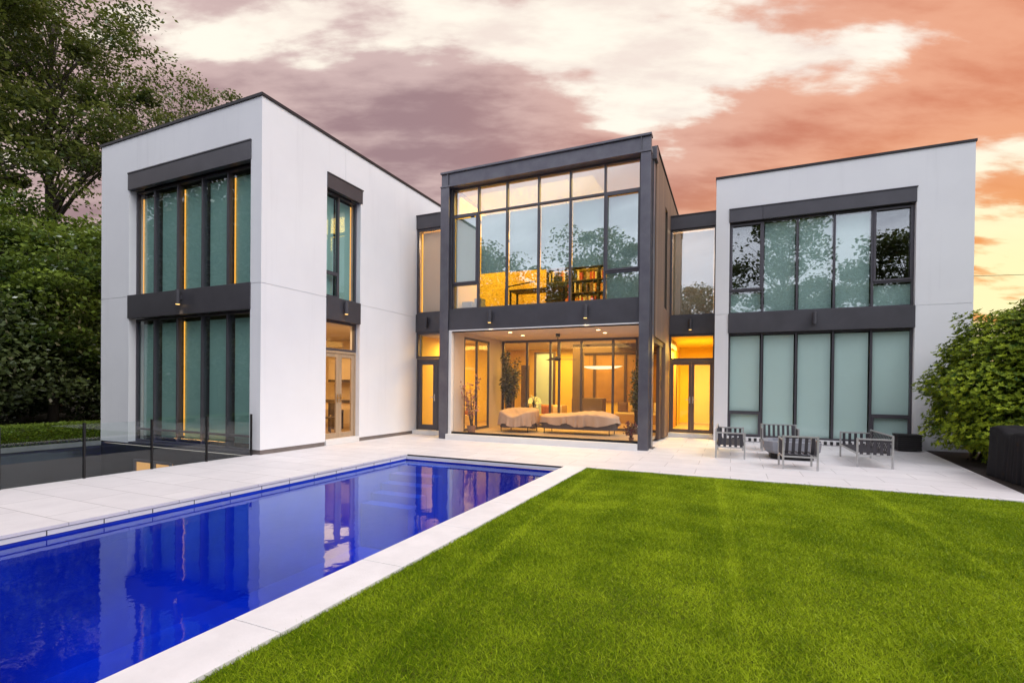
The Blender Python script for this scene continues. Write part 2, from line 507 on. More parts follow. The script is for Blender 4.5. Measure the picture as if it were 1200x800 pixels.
# ------------------------------------------------------------------ mesh helpers
class MB:
    def __init__(s):
        s.v, s.f, s.m = [], [], []

    def add(s, vs, fs, mi=0):
        o = len(s.v)
        s.v += [tuple(p) for p in vs]
        s.f += [tuple(i+o for i in q) for q in fs]
        s.m += [mi]*len(fs)
        return s

    def box(s, x0, x1, y0, y1, z0, z1, mi=0, T=None):
        x0, x1 = min(x0, x1), max(x0, x1)
        y0, y1 = min(y0, y1), max(y0, y1)
        z0, z1 = min(z0, z1), max(z0, z1)
        vs = [(x0, y0, z0), (x1, y0, z0), (x1, y1, z0), (x0, y1, z0), (x0, y0, z1), (x1, y0, z1), (x1, y1, z1), (x0, y1, z1)]
        fs = [(0, 3, 2, 1), (4, 5, 6, 7), (0, 1, 5, 4), (1, 2, 6, 5), (2, 3, 7, 6), (3, 0, 4, 7)]
        if T:
            vs = [T(*p) for p in vs]
            if T.flip:
                fs = [tuple(reversed(q)) for q in fs]
        return s.add(vs, fs, mi)

    def prism(s, pts, z0, z1, mi=0):
        """closed prism over a counter-clockwise polygon"""
        n = len(pts)
        vs = [(x, y, z0) for x, y in pts] + [(x, y, z1) for x, y in pts]
        fs = [tuple(reversed(range(n))), tuple(range(n, 2*n))]
        fs += [(i, (i+1) % n, n+(i+1) % n, n+i) for i in range(n)]
        return s.add(vs, fs, mi)

    def tube(s, pts, rad, n=8, mi=0, cap=True):
        pts = [Vector(p) for p in pts]
        if not hasattr(rad, '__len__'):
            rad = [rad]*len(pts)
        vs, fs = [], []
        prev = None
        for i, p in enumerate(pts):
            a = pts[max(i-1, 0)]
            c = pts[min(i+1, len(pts)-1)]
            t = (c-a).normalized() if (c-a).length > 1e-9 else Vector((0, 0, 1))
            if prev is None:
                ref = Vector((1, 0, 0)) if abs(t.x) < 0.8 else Vector((0, 1, 0))
                u = t.cross(ref).normalized()
            else:
                u = (prev - t*prev.dot(t)).normalized()
            prev = u
            q = t.cross(u)
            for k in range(n):
                a2 = 2*math.pi*k/n
                vs.append(p + (u*math.cos(a2)+q*math.sin(a2))*rad[i])
        for i in range(len(pts)-1):
            for k in range(n):
                fs.append((i*n+k, i*n+(k+1) % n, (i+1)*n+(k+1) % n, (i+1)*n+k))
        if cap:
            fs.append(tuple(reversed(range(n))))
            fs.append(tuple(range((len(pts)-1)*n, len(pts)*n)))
        return s.add(vs, fs, mi)

    def lathe(s, prof, c=(0, 0, 0), n=16, mi=0):
        vs, fs = [], []
        for r, z in prof:
            for k in range(n):
                a = 2*math.pi*k/n
                vs.append((c[0]+r*math.cos(a), c[1]+r*math.sin(a), c[2]+z))
        for i in range(len(prof)-1):
            for k in range(n):
                fs.append((i*n+k, i*n+(k+1) % n, (i+1)*n+(k+1) % n, (i+1)*n+k))
        fs.append(tuple(reversed(range(n))))
        fs.append(tuple(range((len(prof)-1)*n, len(prof)*n)))
        return s.add(vs, fs, mi)

    def build(s, name, mats, parent=None, smooth=False, bevel=0.0):
        me = bpy.data.meshes.new(name)
        off = Vector((0, 0, 0))
        if parent is not None:
            q = parent
            while q is not None:
                off = off + q.location
                q = q.parent
        vs = [tuple(Vector(p)-off) for p in s.v] if parent is not None else s.v
        me.from_pydata(vs, [], s.f)
        mats = mats if isinstance(mats, (list, tuple)) else [mats]
        for m in mats:
            me.materials.append(m)
        if len(mats) > 1:
            me.polygons.foreach_set('material_index', s.m)
        if smooth:
            me.polygons.foreach_set('use_smooth', [True]*len(me.polygons))
        me.update()
        o = bpy.data.objects.new(name, me)
        COL.objects.link(o)
        if parent is not None:
            o.parent = parent
        if bevel:
            md = o.modifiers.new('bevel', 'BEVEL')
            md.width = bevel
            md.segments = 2
            md.limit_method = 'ANGLE'
        return o


def arrays(name, V, F, mats, parent=None, tint=None, smooth=False):
    """a big mesh straight from numpy arrays (all faces with the same corner count)"""
    V = np.asarray(V, np.float32)
    F = np.asarray(F, np.int32)
    if parent is not None:
        off = Vector((0, 0, 0))
        q = parent
        while q is not None:
            off = off + q.location
            q = q.parent
        V = V - np.array(off, np.float32)
    me = bpy.data.meshes.new(name)
    k = F.shape[1]
    me.vertices.add(len(V))
    me.vertices.foreach_set('co', V.ravel())
    me.loops.add(F.size)
    me.loops.foreach_set('vertex_index', F.ravel())
    me.polygons.add(len(F))
    me.polygons.foreach_set('loop_start', np.arange(0, F.size, k, dtype=np.int32))
    me.polygons.foreach_set('loop_total', np.full(len(F), k, np.int32))
    if smooth:
        me.polygons.foreach_set('use_smooth', np.ones(len(F), bool))
    me.update(calc_edges=True)
    if tint is not None:
        a = me.attributes.new('tint', 'FLOAT', 'FACE')
        a.data.foreach_set('value', np.asarray(tint, np.float32))
    me.materials.append(mats)
    o = bpy.data.objects.new(name, me)
    COL.objects.link(o)
    if parent is not None:
        o.parent = parent
    return o


def tag(o, label=None, cat=None, group=None, kind=None):
    if label:
        o['label'] = label
    if cat:
        o['category'] = cat
    if group:
        o['group'] = group
    if kind:
        o['kind'] = kind
    return o


def thing(name, label, cat, loc=(0, 0, 0), rotz=0.0, group=None):
    o = bpy.data.objects.new(name, None)
    o.empty_display_size = 0.2
    COL.objects.link(o)
    o.location = loc
    o.rotation_euler = (0, 0, rotz)
    return tag(o, label, cat, group)


def struct(name, mb, mats, **kw):
    return tag(mb.build(name, mats, None, **kw), kind='structure')


def dup(root, loc, rotz=None, label=None):
    r = root.copy()
    COL.objects.link(r)
    r.location = loc
    if rotz is not None:
        r.rotation_euler = (0, 0, rotz)
    if label:
        r['label'] = label
    for ch in list(root.children):
        c = ch.copy()
        COL.objects.link(c)
        c.parent = r
        for g in list(ch.children):
            d = g.copy()
            COL.objects.link(d)
            d.parent = c
    return r


def leaf_quads(P, L, W, up_bias=0.6, droop=0.0, rng=RNG, dirs=None, nrm=None):
    """diamond leaves: centres P, length L, width W (arrays or floats); returns V, F"""
    n = len(P)
    if dirs is None:
        dirs = rng.normal(size=(n, 3))
        dirs[:, 2] = dirs[:, 2]*0.5 - droop
    dirs = dirs/np.linalg.norm(dirs, axis=1, keepdims=True)
    if nrm is None:
        nrm = rng.normal(size=(n, 3))
        nrm[:, 2] += up_bias*2.0
    sd_ = np.cross(dirs, nrm)
    sd_ /= np.maximum(np.linalg.norm(sd_, axis=1, keepdims=True), 1e-6)
    L = np.broadcast_to(np.asarray(L, float), (n,))[:, None]
    W = np.broadcast_to(np.asarray(W, float), (n,))[:, None]
    a = P - dirs*L*0.5
    c = P + dirs*L*0.5
    mid = P - dirs*L*0.05
    b = mid + sd_*W*0.5
    d = mid - sd_*W*0.5
    V = np.stack([a, b, c, d], 1).reshape(-1, 3)
    F = np.arange(n*4, dtype=np.int32).reshape(-1, 4)
    return V, F


def make_tree(name, label, cat, base, height, crown, leafmat_, nleaf, leaf=(0.16, 0.09), trunk_r=0.2, nclump=60, seed=1, clump=0.9, group=None, lean=(0, 0), tint_shift=0.0, lo_clear=0.0, flat=0.55, shell=0.6):
    """crown: list of (dx, dy, z, rx, ry, rz) ellipsoids. One tree = trunk (with limbs) + crown (leaves)."""
    rng = np.random.default_rng(seed)
    t = thing(name, label, cat, base, 0, group)
    bx, by, bz = base
    top = Vector((bx+lean[0], by+lean[1], bz+height*0.86))
    mb = MB()
    pts, rad = [], []
    for i in range(9):
        q = i/8.0
        pts.append(Vector((bx, by, bz-0.1)).lerp(top, q) + Vector((math.sin(q*5+seed)*0.12*height/10*q, math.cos(q*4+seed*2)*0.12*height/10*q, 0)))
        rad.append(trunk_r*(1.25 if i == 0 else 1.0)*(1-q*0.85))
    mb.tube(pts, rad, 9)
    vol = np.array([c[3]*c[4]*c[5] for c in crown])
    vol = vol/vol.sum()
    cl = []
    for k in range(nclump):
        c = crown[rng.choice(len(crown), p=vol)]
        v = rng.normal(size=3)
        v /= np.linalg.norm(v)
        r = rng.random()**(1-shell)
        cl.append((bx+c[0]+v[0]*c[3]*r, by+c[1]+v[1]*c[4]*r, bz+c[2]+v[2]*c[5]*r))
    cl = np.array(cl)
    for p in cl[:: max(1, nclump//70)]:
        zt = min(max((p[2]-bz)*0.78, height*0.15), height*0.82)
        q = zt/(height*0.86)
        a = Vector((bx, by, bz)).lerp(top, q)
        i = min(int(q*8), 7)
        a = pts[i].lerp(pts[i+1], q*8-i)
        e = Vector(p)
        m1 = a.lerp(e, 0.45) + Vector((rng.normal()*0.15, rng.normal()*0.15, 0.10*(e-a).length*rng.random()))
        rr = max(trunk_r*(1-q*0.8)*0.42, 0.012)
        mb.tube([a, m1, e], [rr, rr*0.55, rr*0.16], 5, cap=False)
    mb.build('trunk', BARK, t, smooth=True)
    per = rng.dirichlet(np.full(nclump, 2.2))*nleaf
    P, T = [], []
    for p, cnt in zip(cl, per.astype(int)):
        s = clump*(0.6+0.8*rng.random())
        g = rng.normal(size=(cnt, 3))
        rn = np.linalg.norm(g, axis=1, keepdims=True)
        g = g/np.maximum(rn, 1e-6)*np.minimum(rn, 1.9)*np.array([s, s, s*flat])
        P.append(p+g*0.62)
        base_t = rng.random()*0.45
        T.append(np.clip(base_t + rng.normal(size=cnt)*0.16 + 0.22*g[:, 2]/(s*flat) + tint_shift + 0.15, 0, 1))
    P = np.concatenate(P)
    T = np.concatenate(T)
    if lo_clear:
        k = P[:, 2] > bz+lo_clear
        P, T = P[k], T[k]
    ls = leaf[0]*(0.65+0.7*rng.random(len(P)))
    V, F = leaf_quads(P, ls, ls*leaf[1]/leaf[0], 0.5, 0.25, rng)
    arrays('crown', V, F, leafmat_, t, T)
    return t


# =================================================================== GROUND AND TERRACE
# pool x -6.72..-2.975, y -4..9.25 ; light well x -15.5..-9.6, y -3..7.65 ; lawn x -2.555..9, y -3..9.33
POOL = (-6.72, -2.975, -4.0, 9.25)
WELL = (-15.5, -9.62, -3.0, 7.645)
g = MB()
xs = [-600, -15.62, -9.62, -6.72, -2.975, 600]
ys = [-600, -4.0, -3.0, 7.8, 9.25, 600]
for i in range(5):
    for j in range(5):
        xa, xb, ya, yb = xs[i], xs[i+1], ys[j], ys[j+1]
        if i == 3 and j in (1, 2, 3):
            continue
        if i == 1 and j == 2:
            continue
        g.add([(xa, ya, -0.07), (xb, ya, -0.07), (xb, yb, -0.07), (xa, yb, -0.07)], [(0, 1, 2, 3)])
struct('ground', g, EARTH)

t = MB()
t.prism([(-9.60, -4.0), (-6.70, -4.0), (-6.70, 9.272), (-2.95, 9.272), (-2.95, 9.36), (4.02, 9.36), (4.66, 16.4), (4.66, 17.6), (-9.60, 17.6)], -0.035, 0.0)
struct('terrace', t, TERRACE)

# dark joint and pale stone face round the pool, under the terrace edge
struct('pool_rim_stone', MB().box(-6.80, -6.712, -4.0, 9.262, -0.098, -0.044).box(-6.712, -2.96, 9.225, 9.33, -0.088, -0.036).box(-2.968, -2.90, -4.0, 9.235, -0.098, -0.032), WHITETRIM)
jm = MB()
jm.box(-6.695, -2.962, 9.255, 9.2715, -0.0345, -0.003)
for k in range(24):
    yy = 2.788-0.53*12+0.532*k
    if yy < 9.2:
        jm.box(-6.7125, -6.7095, yy-0.005, yy+0.005, -0.0975, -0.045)
struct('pool_rim_joints', jm, JOINT)
rc = MB()
y = -4.0
while y < 9.30:
    y1 = min(y+1.245, 9.355)
    rc.box(-2.985, -2.555, y+0.003, y1-0.003, -0.030, 0.004)
    y = y1
struct('pool_coping', rc, COPING, bevel=0.004)
struct('pool_coping_bed', MB().box(-2.97, -2.575, -4.0, 9.34, -0.20, -0.031), KERBM)

pb = MB()
x0, x1, y0, y1 = POOL
zb = -1.65
pb.add([(x0, y0, zb), (x1, y0, zb), (x1, y1, zb), (x0, y1, zb)], [(0, 1, 2, 3)])
for a, b in (((x0, y0), (x1, y0)), ((x1, y0), (x1, y1)), ((x1, y1), (x0, y1)), ((x0, y1), (x0, y0))):
    pb.add([(a[0], a[1], zb), (b[0], b[1], zb), (b[0], b[1], -0.099), (a[0], a[1], -0.099)], [(3, 2, 1, 0)])
struct('pool_basin', pb, POOLT)
ps = MB()
for k in range(5):
    ps.box(x0+0.01, x0+1.15, y1-0.30*(k+1), y1-0.30*k-0.002, zb+0.01, -0.19-0.15*k)
struct('pool_steps', ps, POOLST, bevel=0.01)
wt = MB().add([(x0+0.004, y0, -0.125), (x1-0.004, y0, -0.125), (x1-0.004, y1-0.004, -0.125), (x0+0.004, y1-0.004, -0.125)], [(0, 1, 2, 3)])
struct('pool_water', wt, WATER)
for k, yy in enumerate((0.5, 4.2, 7.6)):
    o = thing('pool_lamp', 'round underwater pool lamp in the %s of the pool wall beside the lawn' % ('near end', 'middle', 'far end')[k], 'lamp', (x1-0.02, yy, -0.75), 0, 'underwater pool lamps')
    m = MB()
    ring = [(x1-0.004, yy+0.11*math.cos(a), -0.75+0.11*math.sin(a)) for a in [2*math.pi*i/16 for i in range(16)]]
    ring2 = [(x1-0.035, p[1], p[2]) for p in ring]
    m.add(ring+ring2, [tuple(range(16, 32))] + [(i, (i+1) % 16, 16+(i+1) % 16, 16+i) for i in range(16)])
    m.build('housing', WHITETRIM, o)
    ld = bpy.data.lights.new('pool_light', 'POINT')
    ld.energy = 5.0
    ld.color = (0.08, 0.10, 1.0)
    ld.shadow_soft_size = 0.12
    lo = bpy.data.objects.new('pool_light', ld)
    COL.objects.link(lo)
    lo.location = (x1-0.30, yy, -0.75)

# sunken light well beside the left wing
wx0, wx1, wy0, wy1 = WELL
wl = MB()
wz = -2.9
wl.add([(wx0, wy0, wz), (wx1, wy0, wz), (wx1, wy1, wz), (wx0, wy1, wz)], [(0, 1, 2, 3)])
for a, b in (((wx0, wy0), (wx1, wy0)), ((wx1, wy0), (wx1, wy1)), ((wx1, wy1), (wx0, wy1)), ((wx0, wy1), (wx0, wy0))):
    wl.add([(a[0], a[1], wz), (b[0], b[1], wz), (b[0], b[1], -0.045), (a[0], a[1], -0.045)], [(3, 2, 1, 0)])
struct('sunken_court', wl, WELLM)
struct('court_kerb', MB().box(-15.55, -15.49, -3.0, 7.64, -0.12, 0.0), KERBM)

# lawn
LX0, LX1, LY0, LY1 = -2.548, 8.5, -3.0, 9.355
struct('lawn_soil', MB().add([(LX0, LY0, -0.026), (LX1, LY0, -0.026), (LX1, LY1, -0.026), (LX0, LY1, -0.026)], [(0, 1, 2, 3)]), SOIL)


def smooth_noise(x, y, seed, scale):
    r = np.random.default_rng(seed)
    out = np.zeros_like(x)
    for k in range(7):
        a = r.random()*6.28
        fq = scale*(0.6+1.2*r.random())
        out += np.sin((x*math.cos(a)+y*math.sin(a))*fq + r.random()*6.28)
    return out/7*1.6


def grass():
    rng = np.random.default_rng(3)
    n = 1400000
    x = LX0 + rng.random(n)*(LX1-LX0)
    yy = 0.7 + (rng.random(n)**1.45)*(LY1-0.7)
    # keep what the views can see: everything near the centre, thinner to the sides
    keep = (x < 1.6+yy*0.62) | (rng.random(n) < 0.25)
    x, yy = x[keep], yy[keep]
    n = len(x)
    dist = np.sqrt(x*x+yy*yy)
    h = (0.014+0.016*rng.random(n))*(1+0.22*smooth_noise(x, yy, 5, 3.0))
    wd = (0.0015+0.0012*dist*0.45)*(0.7+0.6*rng.random(n))
    a = rng.random(n)*6.283
    lean = 0.3+rng.random(n)*1.6
    la = rng.random(n)*6.283
    dx, dy = np.cos(a)*wd, np.sin(a)*wd
    tx = x+np.cos(la)*lean*h
    ty = yy+np.sin(la)*lean*h
    z0 = np.full(n, -0.046)
    z0 = np.full(n, -0.027)
    edge = np.exp(-(x-LX0)/0.05)+np.exp(-(LY1-yy)/0.05)
    h = h*(1+0.5*edge*rng.random(n))
    tx = tx-0.5*h*np.exp(-(x-LX0)/0.04)*rng.random(n)
    V = np.stack([np.stack([x-dx, yy-dy, z0], 1), np.stack([x+dx, yy+dy, z0], 1), np.stack([tx, ty, z0+h], 1)], 1).reshape(-1, 3)
    F = np.arange(3*n, dtype=np.int32).reshape(-1, 3)
    stripe = np.sin((x*0.97+yy*0.16)*2*math.pi/1.05)
    patch = smooth_noise(x, yy, 11, 1.3)
    fine = smooth_noise(x, yy, 12, 9.0)
    tint = 0.41 + 0.065*np.sign(stripe)*np.minimum(1, np.abs(stripe)*3) + 0.20*patch + 0.17*fine + rng.normal(size=n)*0.27
    pale = np.abs(((x+0.35*0+yy*0.05+0.72) % 2.1)-1.0) < 0.06
    dry = np.clip(smooth_noise(x, yy, 21, 2.3)*smooth_noise(x, yy, 22, 5.0)*1.6-0.35, 0, 0.5)
    tint = tint + pale*0.24 + dry*0.6
    o = arrays('lawn_grass', V, F, L_GRASS, None, np.clip(tint, 0, 1))
    tag(o, 'short mown green grass of the lawn beside the pool', 'grass', kind='stuff')


grass()

# mulch bed at the right of the terrace
struct('planting_bed', MB().prism([(4.66, 16.08), (4.02, 9.37), (14, 9.37), (14, 16.08)], -0.06, 0.006), MULCH)

# =================================================================== HOUSE
house = thing('modern_house', 'two storey modern house with white wings, dark steel centre and tall glazing', 'house', (-5.0, 13.0, 0.0))
JZ = 3.785


class Map:
    """(u along the wall, d into the wall, z) -> world"""
    def __init__(s, kind, c):
        s.kind, s.c = kind, c
        s.flip = kind == 'E'

    def __call__(s, u, d, z):
        if s.kind == 'S':
            return (u, s.c+d, z)
        return (s.c-d, u, z)          # 'E': wall facing +x


def wallbox(mb, x0, x1, y0, y1, z0, z1, split=True):
    if split and z0 < JZ-0.1 < z1-0.2:
        mb.box(x0, x1, y0, y1, z0, JZ-0.006)
        mb.box(x0, x1, y0, y1, JZ+0.006, z1)
        mb.box(x0+0.015, x1-0.015, y0+0.015, y1-0.015, JZ-0.006, JZ+0.006)
    else:
        mb.box(x0, x1, y0, y1, z0, z1)


def glaze(T, u0, u1, z0, z1, d, mull=(), rails=(), sashes=(), fw=0.05, fd=0.09, fin=0.0, glassm=None, framem=None, name='window', blinds=None, blindm=None, bd=0.12, label=None, skip_glass=()):
    """glazed opening: a frame mesh with children pane, blind and sash.
    mull: u positions; rails: (ua, ub, z); sashes: (ua, ub, za, zb); blinds: list of (ua, ub, za, zb)"""
    m = MB()
    m.box(u0, u0+fw, d, d+fd, z0, z1, T=T)
    m.box(u1-fw, u1, d, d+fd, z0, z1, T=T)
    m.box(u0+fw, u1-fw, d, d+fd, z0, z0+fw, T=T)
    m.box(u0+fw, u1-fw, d, d+fd, z1-fw, z1, T=T)
    hw = fw*0.5
    for u in mull:
        m.box(u-hw, u+hw, d-0.004, d+fd+fin, z0+fw, z1-fw, T=T)
    for ua, ub, z in rails:
        m.box(ua+hw, ub-hw, d+0.002, d+fd-0.002, z-hw, z+hw, T=T)
    fr = m.build(name, framem or FRAME, house, bevel=0.003)
    if label:
        fr['label'] = label
    us = [u0]+sorted(mull)+[u1]
    gm = MB()
    for a, b in zip(us[:-1], us[1:]):
        zs = [z0]+sorted(z for ua, ub, z in rails if ua <= a+0.06 and ub >= b-0.06)+[z1]
        for za, zc in zip(zs[:-1], zs[1:]):
            t1 = random.uniform(-1, 1)*0.0016
            t2 = random.uniform(-1, 1)*0.0016
            vs = []
            for dd in (0.0, 0.012):
                for uu, zz in ((a+0.01, za+0.01), (b-0.01, za+0.01), (b-0.01, zc-0.01), (a+0.01, zc-0.01)):
                    q = d+fd*0.5+dd + t1*(uu-(a+b)/2)+t2*(zz-(za+zc)/2)
                    vs.append(T(uu, q, zz))
            fs = [(0, 1, 2, 3), (7, 6, 5, 4), (0, 4, 5, 1), (1, 5, 6, 2), (2, 6, 7, 3), (3, 7, 4, 0)]
            if T.flip:
                fs = [tuple(reversed(q)) for q in fs]
            gm.add(vs, fs)
    gm.build('pane', glassm or COATED, fr)
    for ua, ub, za, zc in sashes:
        s = MB()
        sw = 0.055
        s.box(ua, ua+sw, d-0.022, d+0.03, za, zc, T=T)
        s.box(ub-sw, ub, d-0.022, d+0.03, za, zc, T=T)
        s.box(ua+sw, ub-sw, d-0.022, d+0.03, za, za+sw, T=T)
        s.box(ua+sw, ub-sw, d-0.022, d+0.03, zc-sw, zc, T=T)
        s.build('sash', framem or FRAME, fr, bevel=0.004)
    if blinds:
        bmb = MB()
        for q in blinds:
            ua, ub, za, zc = q
            bmb.box(ua, ub, d+bd, d+bd+0.006, za, zc, T=T)
            bmb.box(ua+0.005, ub-0.005, d+bd-0.008, d+bd+0.014, za-0.025, za, T=T)
        bmb.build('blind', blindm or BLIND, fr)
    return fr


def room(x0, x1, y0, y1, z0, z1, wm, fm, cm, skip=''):
    k = 0.05
    mbw = MB()
    if 'w' not in skip:
        mbw.box(x0-k, x0, y0, y1, z0, z1)
    if 'e' not in skip:
        mbw.box(x1, x1+k, y0, y1, z0, z1)
    if 'n' not in skip:
        mbw.box(x0, x1, y1, y1+k, z0, z1)
    if 's' not in skip:
        mbw.box(x0, x1, y0-k, y0, z0, z1)
    if mbw.f:
        mbw.build('interior_wall', wm, house)
    MB().box(x0-k, x1+k, y0-k, y1+k, z0-k, z0-0.002).build('floor', fm, house)
    MB().box(x0-k, x1+k, y0-k, y1+k, z1+0.002, z1+k).build('ceiling', cm, house)


def area_lamp(name, loc, size, energy, col=(1.0, 0.62, 0.22), rot=(0, 0, 0), sy=None):
    ld = bpy.data.lights.new(name, 'AREA')
    ld.energy = energy
    ld.color = col
    ld.size = size
    if sy:
        ld.shape = 'RECTANGLE'
        ld.size_y = sy
    o = bpy.data.objects.new(name, ld)
    COL.objects.link(o)
    o.location = loc
    o.rotation_euler = rot
    return o


# ---------------------------------------------------------------- left wing
LX, LY = -9.451, 7.654
wa = MB()
wallbox(wa, -15.54, -14.30, LY, 8.02, 0.0, 7.86)
wallbox(wa, -9.79, LX, LY, 9.56, 0.10, 7.86)
wa.box(-14.30, -9.79, LY, 8.02, 6.95, 7.86)
wallbox(wa, -9.79, LX, 10.81, 15.0, 0.10, 7.86)
wa.box(-9.79, LX, 9.56, 10.215, 6.955, 7.86)
wa.box(-9.79, LX, 10.222, 10.81, 6.955, 7.86)
wa.box(-9.78, LX-0.012, 10.215, 10.222, 6.955, 7.85)
wallbox(wa, -15.54, -15.2, 8.02, 15.0, 0.0, 7.86)
wallbox(wa, -15.2, -9.79, 14.7, 15.0, 0.0, 7.86)
wa.build('wall', STUCCO, house)
MB().box(-14.30, -9.79, LY, 8.02, -0.04, 0.033).build('window_sill', STEEL, house)
MB().box(-15.2, -9.79, 8.02, 14.7, 7.4, 7.55).build('roof', ROOF, house)
c = MB()
c.box(-15.57, -9.42, 7.625, 8.03, 7.862, 7.925)
c.box(-9.80, -9.42, 8.03, 15.03, 7.862, 7.925)
c.box(-15.57, -15.19, 8.03, 15.03, 7.862, 7.925)
c.box(-15.19, -9.80, 14.69, 15.03, 7.862, 7.925)
c.build('roof_cap', CAP, house)
s = MB()
s.box(-9.70, LX-0.012, LY+0.012, 9.55, -0.02, 0.099)
s.box(-9.70, LX-0.012, 10.82, 13.42, -0.02, 0.099)
s.build('skirting', SKIRT, house)
MB().box(-9.62, LX+0.02, 9.57, 10.80, 0.0, 0.145).build('doorstep', WHITETRIM, house, bevel=0.004)
S1 = Map('S', LY)
E1 = Map('E', LX)
f = MB()
f.box(-14.33, -9.775, -0.022, 0.10, 6.53, 6.94, T=S1)
f.box(-14.335, -9.77, -0.035, 0.02, 6.942, 6.975, T=S1)
f.build('steel_band', STEEL, house, bevel=0.004)
f = MB()
f.box(-14.33, -9.775, -0.022, 0.10, 3.22, 3.815, T=S1)
f.build('steel_band', STEEL, house, bevel=0.004)
f = MB()
f.box(9.563, 10.87, -0.022, 0.10, 6.58, 6.935, T=E1)
f.box(9.555, 10.89, -0.04, 0.02, 6.937, 6.965, T=E1)
f.build('steel_band', STEEL, house, bevel=0.004)
f = MB()
f.box(9.563, 10.82, -0.022, 0.10, 3.24, 3.815, T=E1)
f.build('steel_band', STEEL, house, bevel=0.004)
ml = [-13.53, -12.61, -11.68, -10.78]
bl_up, bl_lo = [], []
ed = [-14.30]+ml+[-9.79]
for a, b in zip(ed[:-1], ed[1:]):
    bl_up.append((a+0.07, b-0.04, 3.84, 6.40))
    bl_lo.append((a+0.07, b-0.04, 0.20, 3.10))
glaze(S1, -14.30, -9.79, 3.815, 6.53, 0.17, ml, fin=0.10, blinds=bl_up, bd=0.16, label='upper window of the left wing with green blinds and orange edge strips')
glaze(S1, -14.30, -9.79, 0.035, 3.22, 0.17, ml, rails=[(-14.30, -9.79, 0.36)], fin=0.10, blinds=bl_lo, bd=0.16)
# emissive warm strips set beside the blinds
for q, (zz0, zz1, ii) in enumerate(((3.87, 6.38, (0, 2, 4)), (0.25, 3.1, (2,)))):
    for i in ii:
        sm = MB()
        sm.box(ed[i]+0.075, ed[i]+0.110, LY+0.295, LY+0.305, zz0, zz1)
        sm.build('glow_strip', STRIPGLOW, house)
room(-15.1, -9.85, 8.10, 14.6, 3.82, 7.3, DARKROOM, DARKROOM, DARKROOM, 's e')
room(-15.1, -9.85, 8.10, 9.30, 0.05, 3.20, DARKROOM, DARKROOM, DARKROOM, 's')
area_lamp('sitting_room_lamp', (-12.10, 8.45, 2.75), 0.4, 22.0, (1.0, 0.62, 0.2), (math.radians(55), 0, 0))
area_lamp('left_wing_sill_lamp', (-11.9, 7.80, 0.17), 2.0, 3.0, (1.0, 0.5, 0.15), (math.radians(180), 0, 0), 0.05)
glaze(E1, 9.56, 10.81, 3.815, 6.58, 0.14, [10.13], rails=[(9.56, 10.13, 4.50)], sashes=[(9.585, 10.11, 3.84, 4.48)], blinds=[(9.60, 10.10, 3.84, 6.5), (10.17, 10.72, 3.84, 6.5)], bd=0.16)
sm = MB().box(10.745, 10.765, -0.0, 0.0, 0, 0)
MB().box(LX-0.30, LX-0.31, 10.735, 10.765, 3.86, 6.5).build('glow_strip', STRIPGLOW, house)
# lower: transom light and oak french doors
glaze(E1, 9.56, 10.81, 2.46, 3.24, 0.13, [], glassm=GLASS, fw=0.06)


def door_pair(T, u0, u1, z0, z1, d, framem, leafm, single=False, sw=0.10, handle=BRASS, glassm=None):
    m = MB()
    m.box(u0, u0+0.05, d, d+0.10, z0, z1, T=T)
    m.box(u1-0.05, u1, d, d+0.10, z0, z1, T=T)
    m.box(u0+0.05, u1-0.05, d, d+0.10, z1-0.06, z1, T=T)
    fr = m.build('door_frame', framem, house, bevel=0.003)
    mid = (u0+u1)/2
    spans = [(u0+0.053, u1-0.053, 1)] if single else [(u0+0.053, mid-0.002, 1), (mid+0.002, u1-0.053, -1)]
    for a, b, sd_ in spans:
        q = MB()
        za, zc = z0+0.004, z1-0.064
        q.box(a, a+sw, d+0.02, d+0.07, za, zc, T=T)
        q.box(b-sw, b, d+0.02, d+0.07, za, zc, T=T)
        q.box(a+sw, b-sw, d+0.02, d+0.07, za, za+sw*1.3, T=T)
        q.box(a+sw, b-sw, d+0.02, d+0.07, zc-sw, zc, T=T)
        dr = q.build('door', leafm, house, bevel=0.003)
        MB().box(a+sw-0.008, b-sw+0.008, d+0.040, d+0.050, za+sw*1.3-0.008, zc-sw+0.008, T=T).build('pane', glassm or GLASS, dr)
        hu = b-sw*0.5 if sd_ > 0 else a+sw*0.5
        h = MB()
        h.box(hu-0.018, hu+0.018, d+0.008, d+0.0195, 0.94+z0, 1.16+z0, T=T)
        h.box(hu-0.012, hu+0.012, d-0.04, d+0.008, 1.05+z0, 1.074+z0, T=T)
        h.box(hu-0.012-(0.11 if sd_ > 0 else 0), hu+0.012+(0 if sd_ > 0 else 0.11), d-0.055, d-0.04, 1.05+z0, 1.074+z0, T=T)
        h.build('handle', handle, dr, bevel=0.003)
    return fr


door_pair(E1, 9.56, 10.81, 0.15, 2.455, 0.13, OAK, OAK)
# kitchen behind the french doors
room(-14.9, -9.80, 9.42, 14.3, 0.10, 3.20, PLASTER, FLOORW, CEILW, 'e')
area_lamp('kitchen_lamp', (-11.6, 11.3, 3.1), 3.6, 130, (1.0, 0.62, 0.26))

# basement french door at the bottom of the court
bz = MB().box(-13.86, -12.44, 7.600, 7.640, -2.75, -0.42)
bfr = MB()
for a in (-13.90, -13.10, -12.46):
    bfr.box(a, a+0.07, 7.56, 7.60, -2.75, -0.38)
bfr.box(-13.83, -12.46, 7.562, 7.598, -0.44, -0.38)
bw = bfr.build('basement_window', FRAME, house)
bz.build('lit_pane', emit('basement_glow', (1.0, 0.50, 0.16), 0.62), bw)

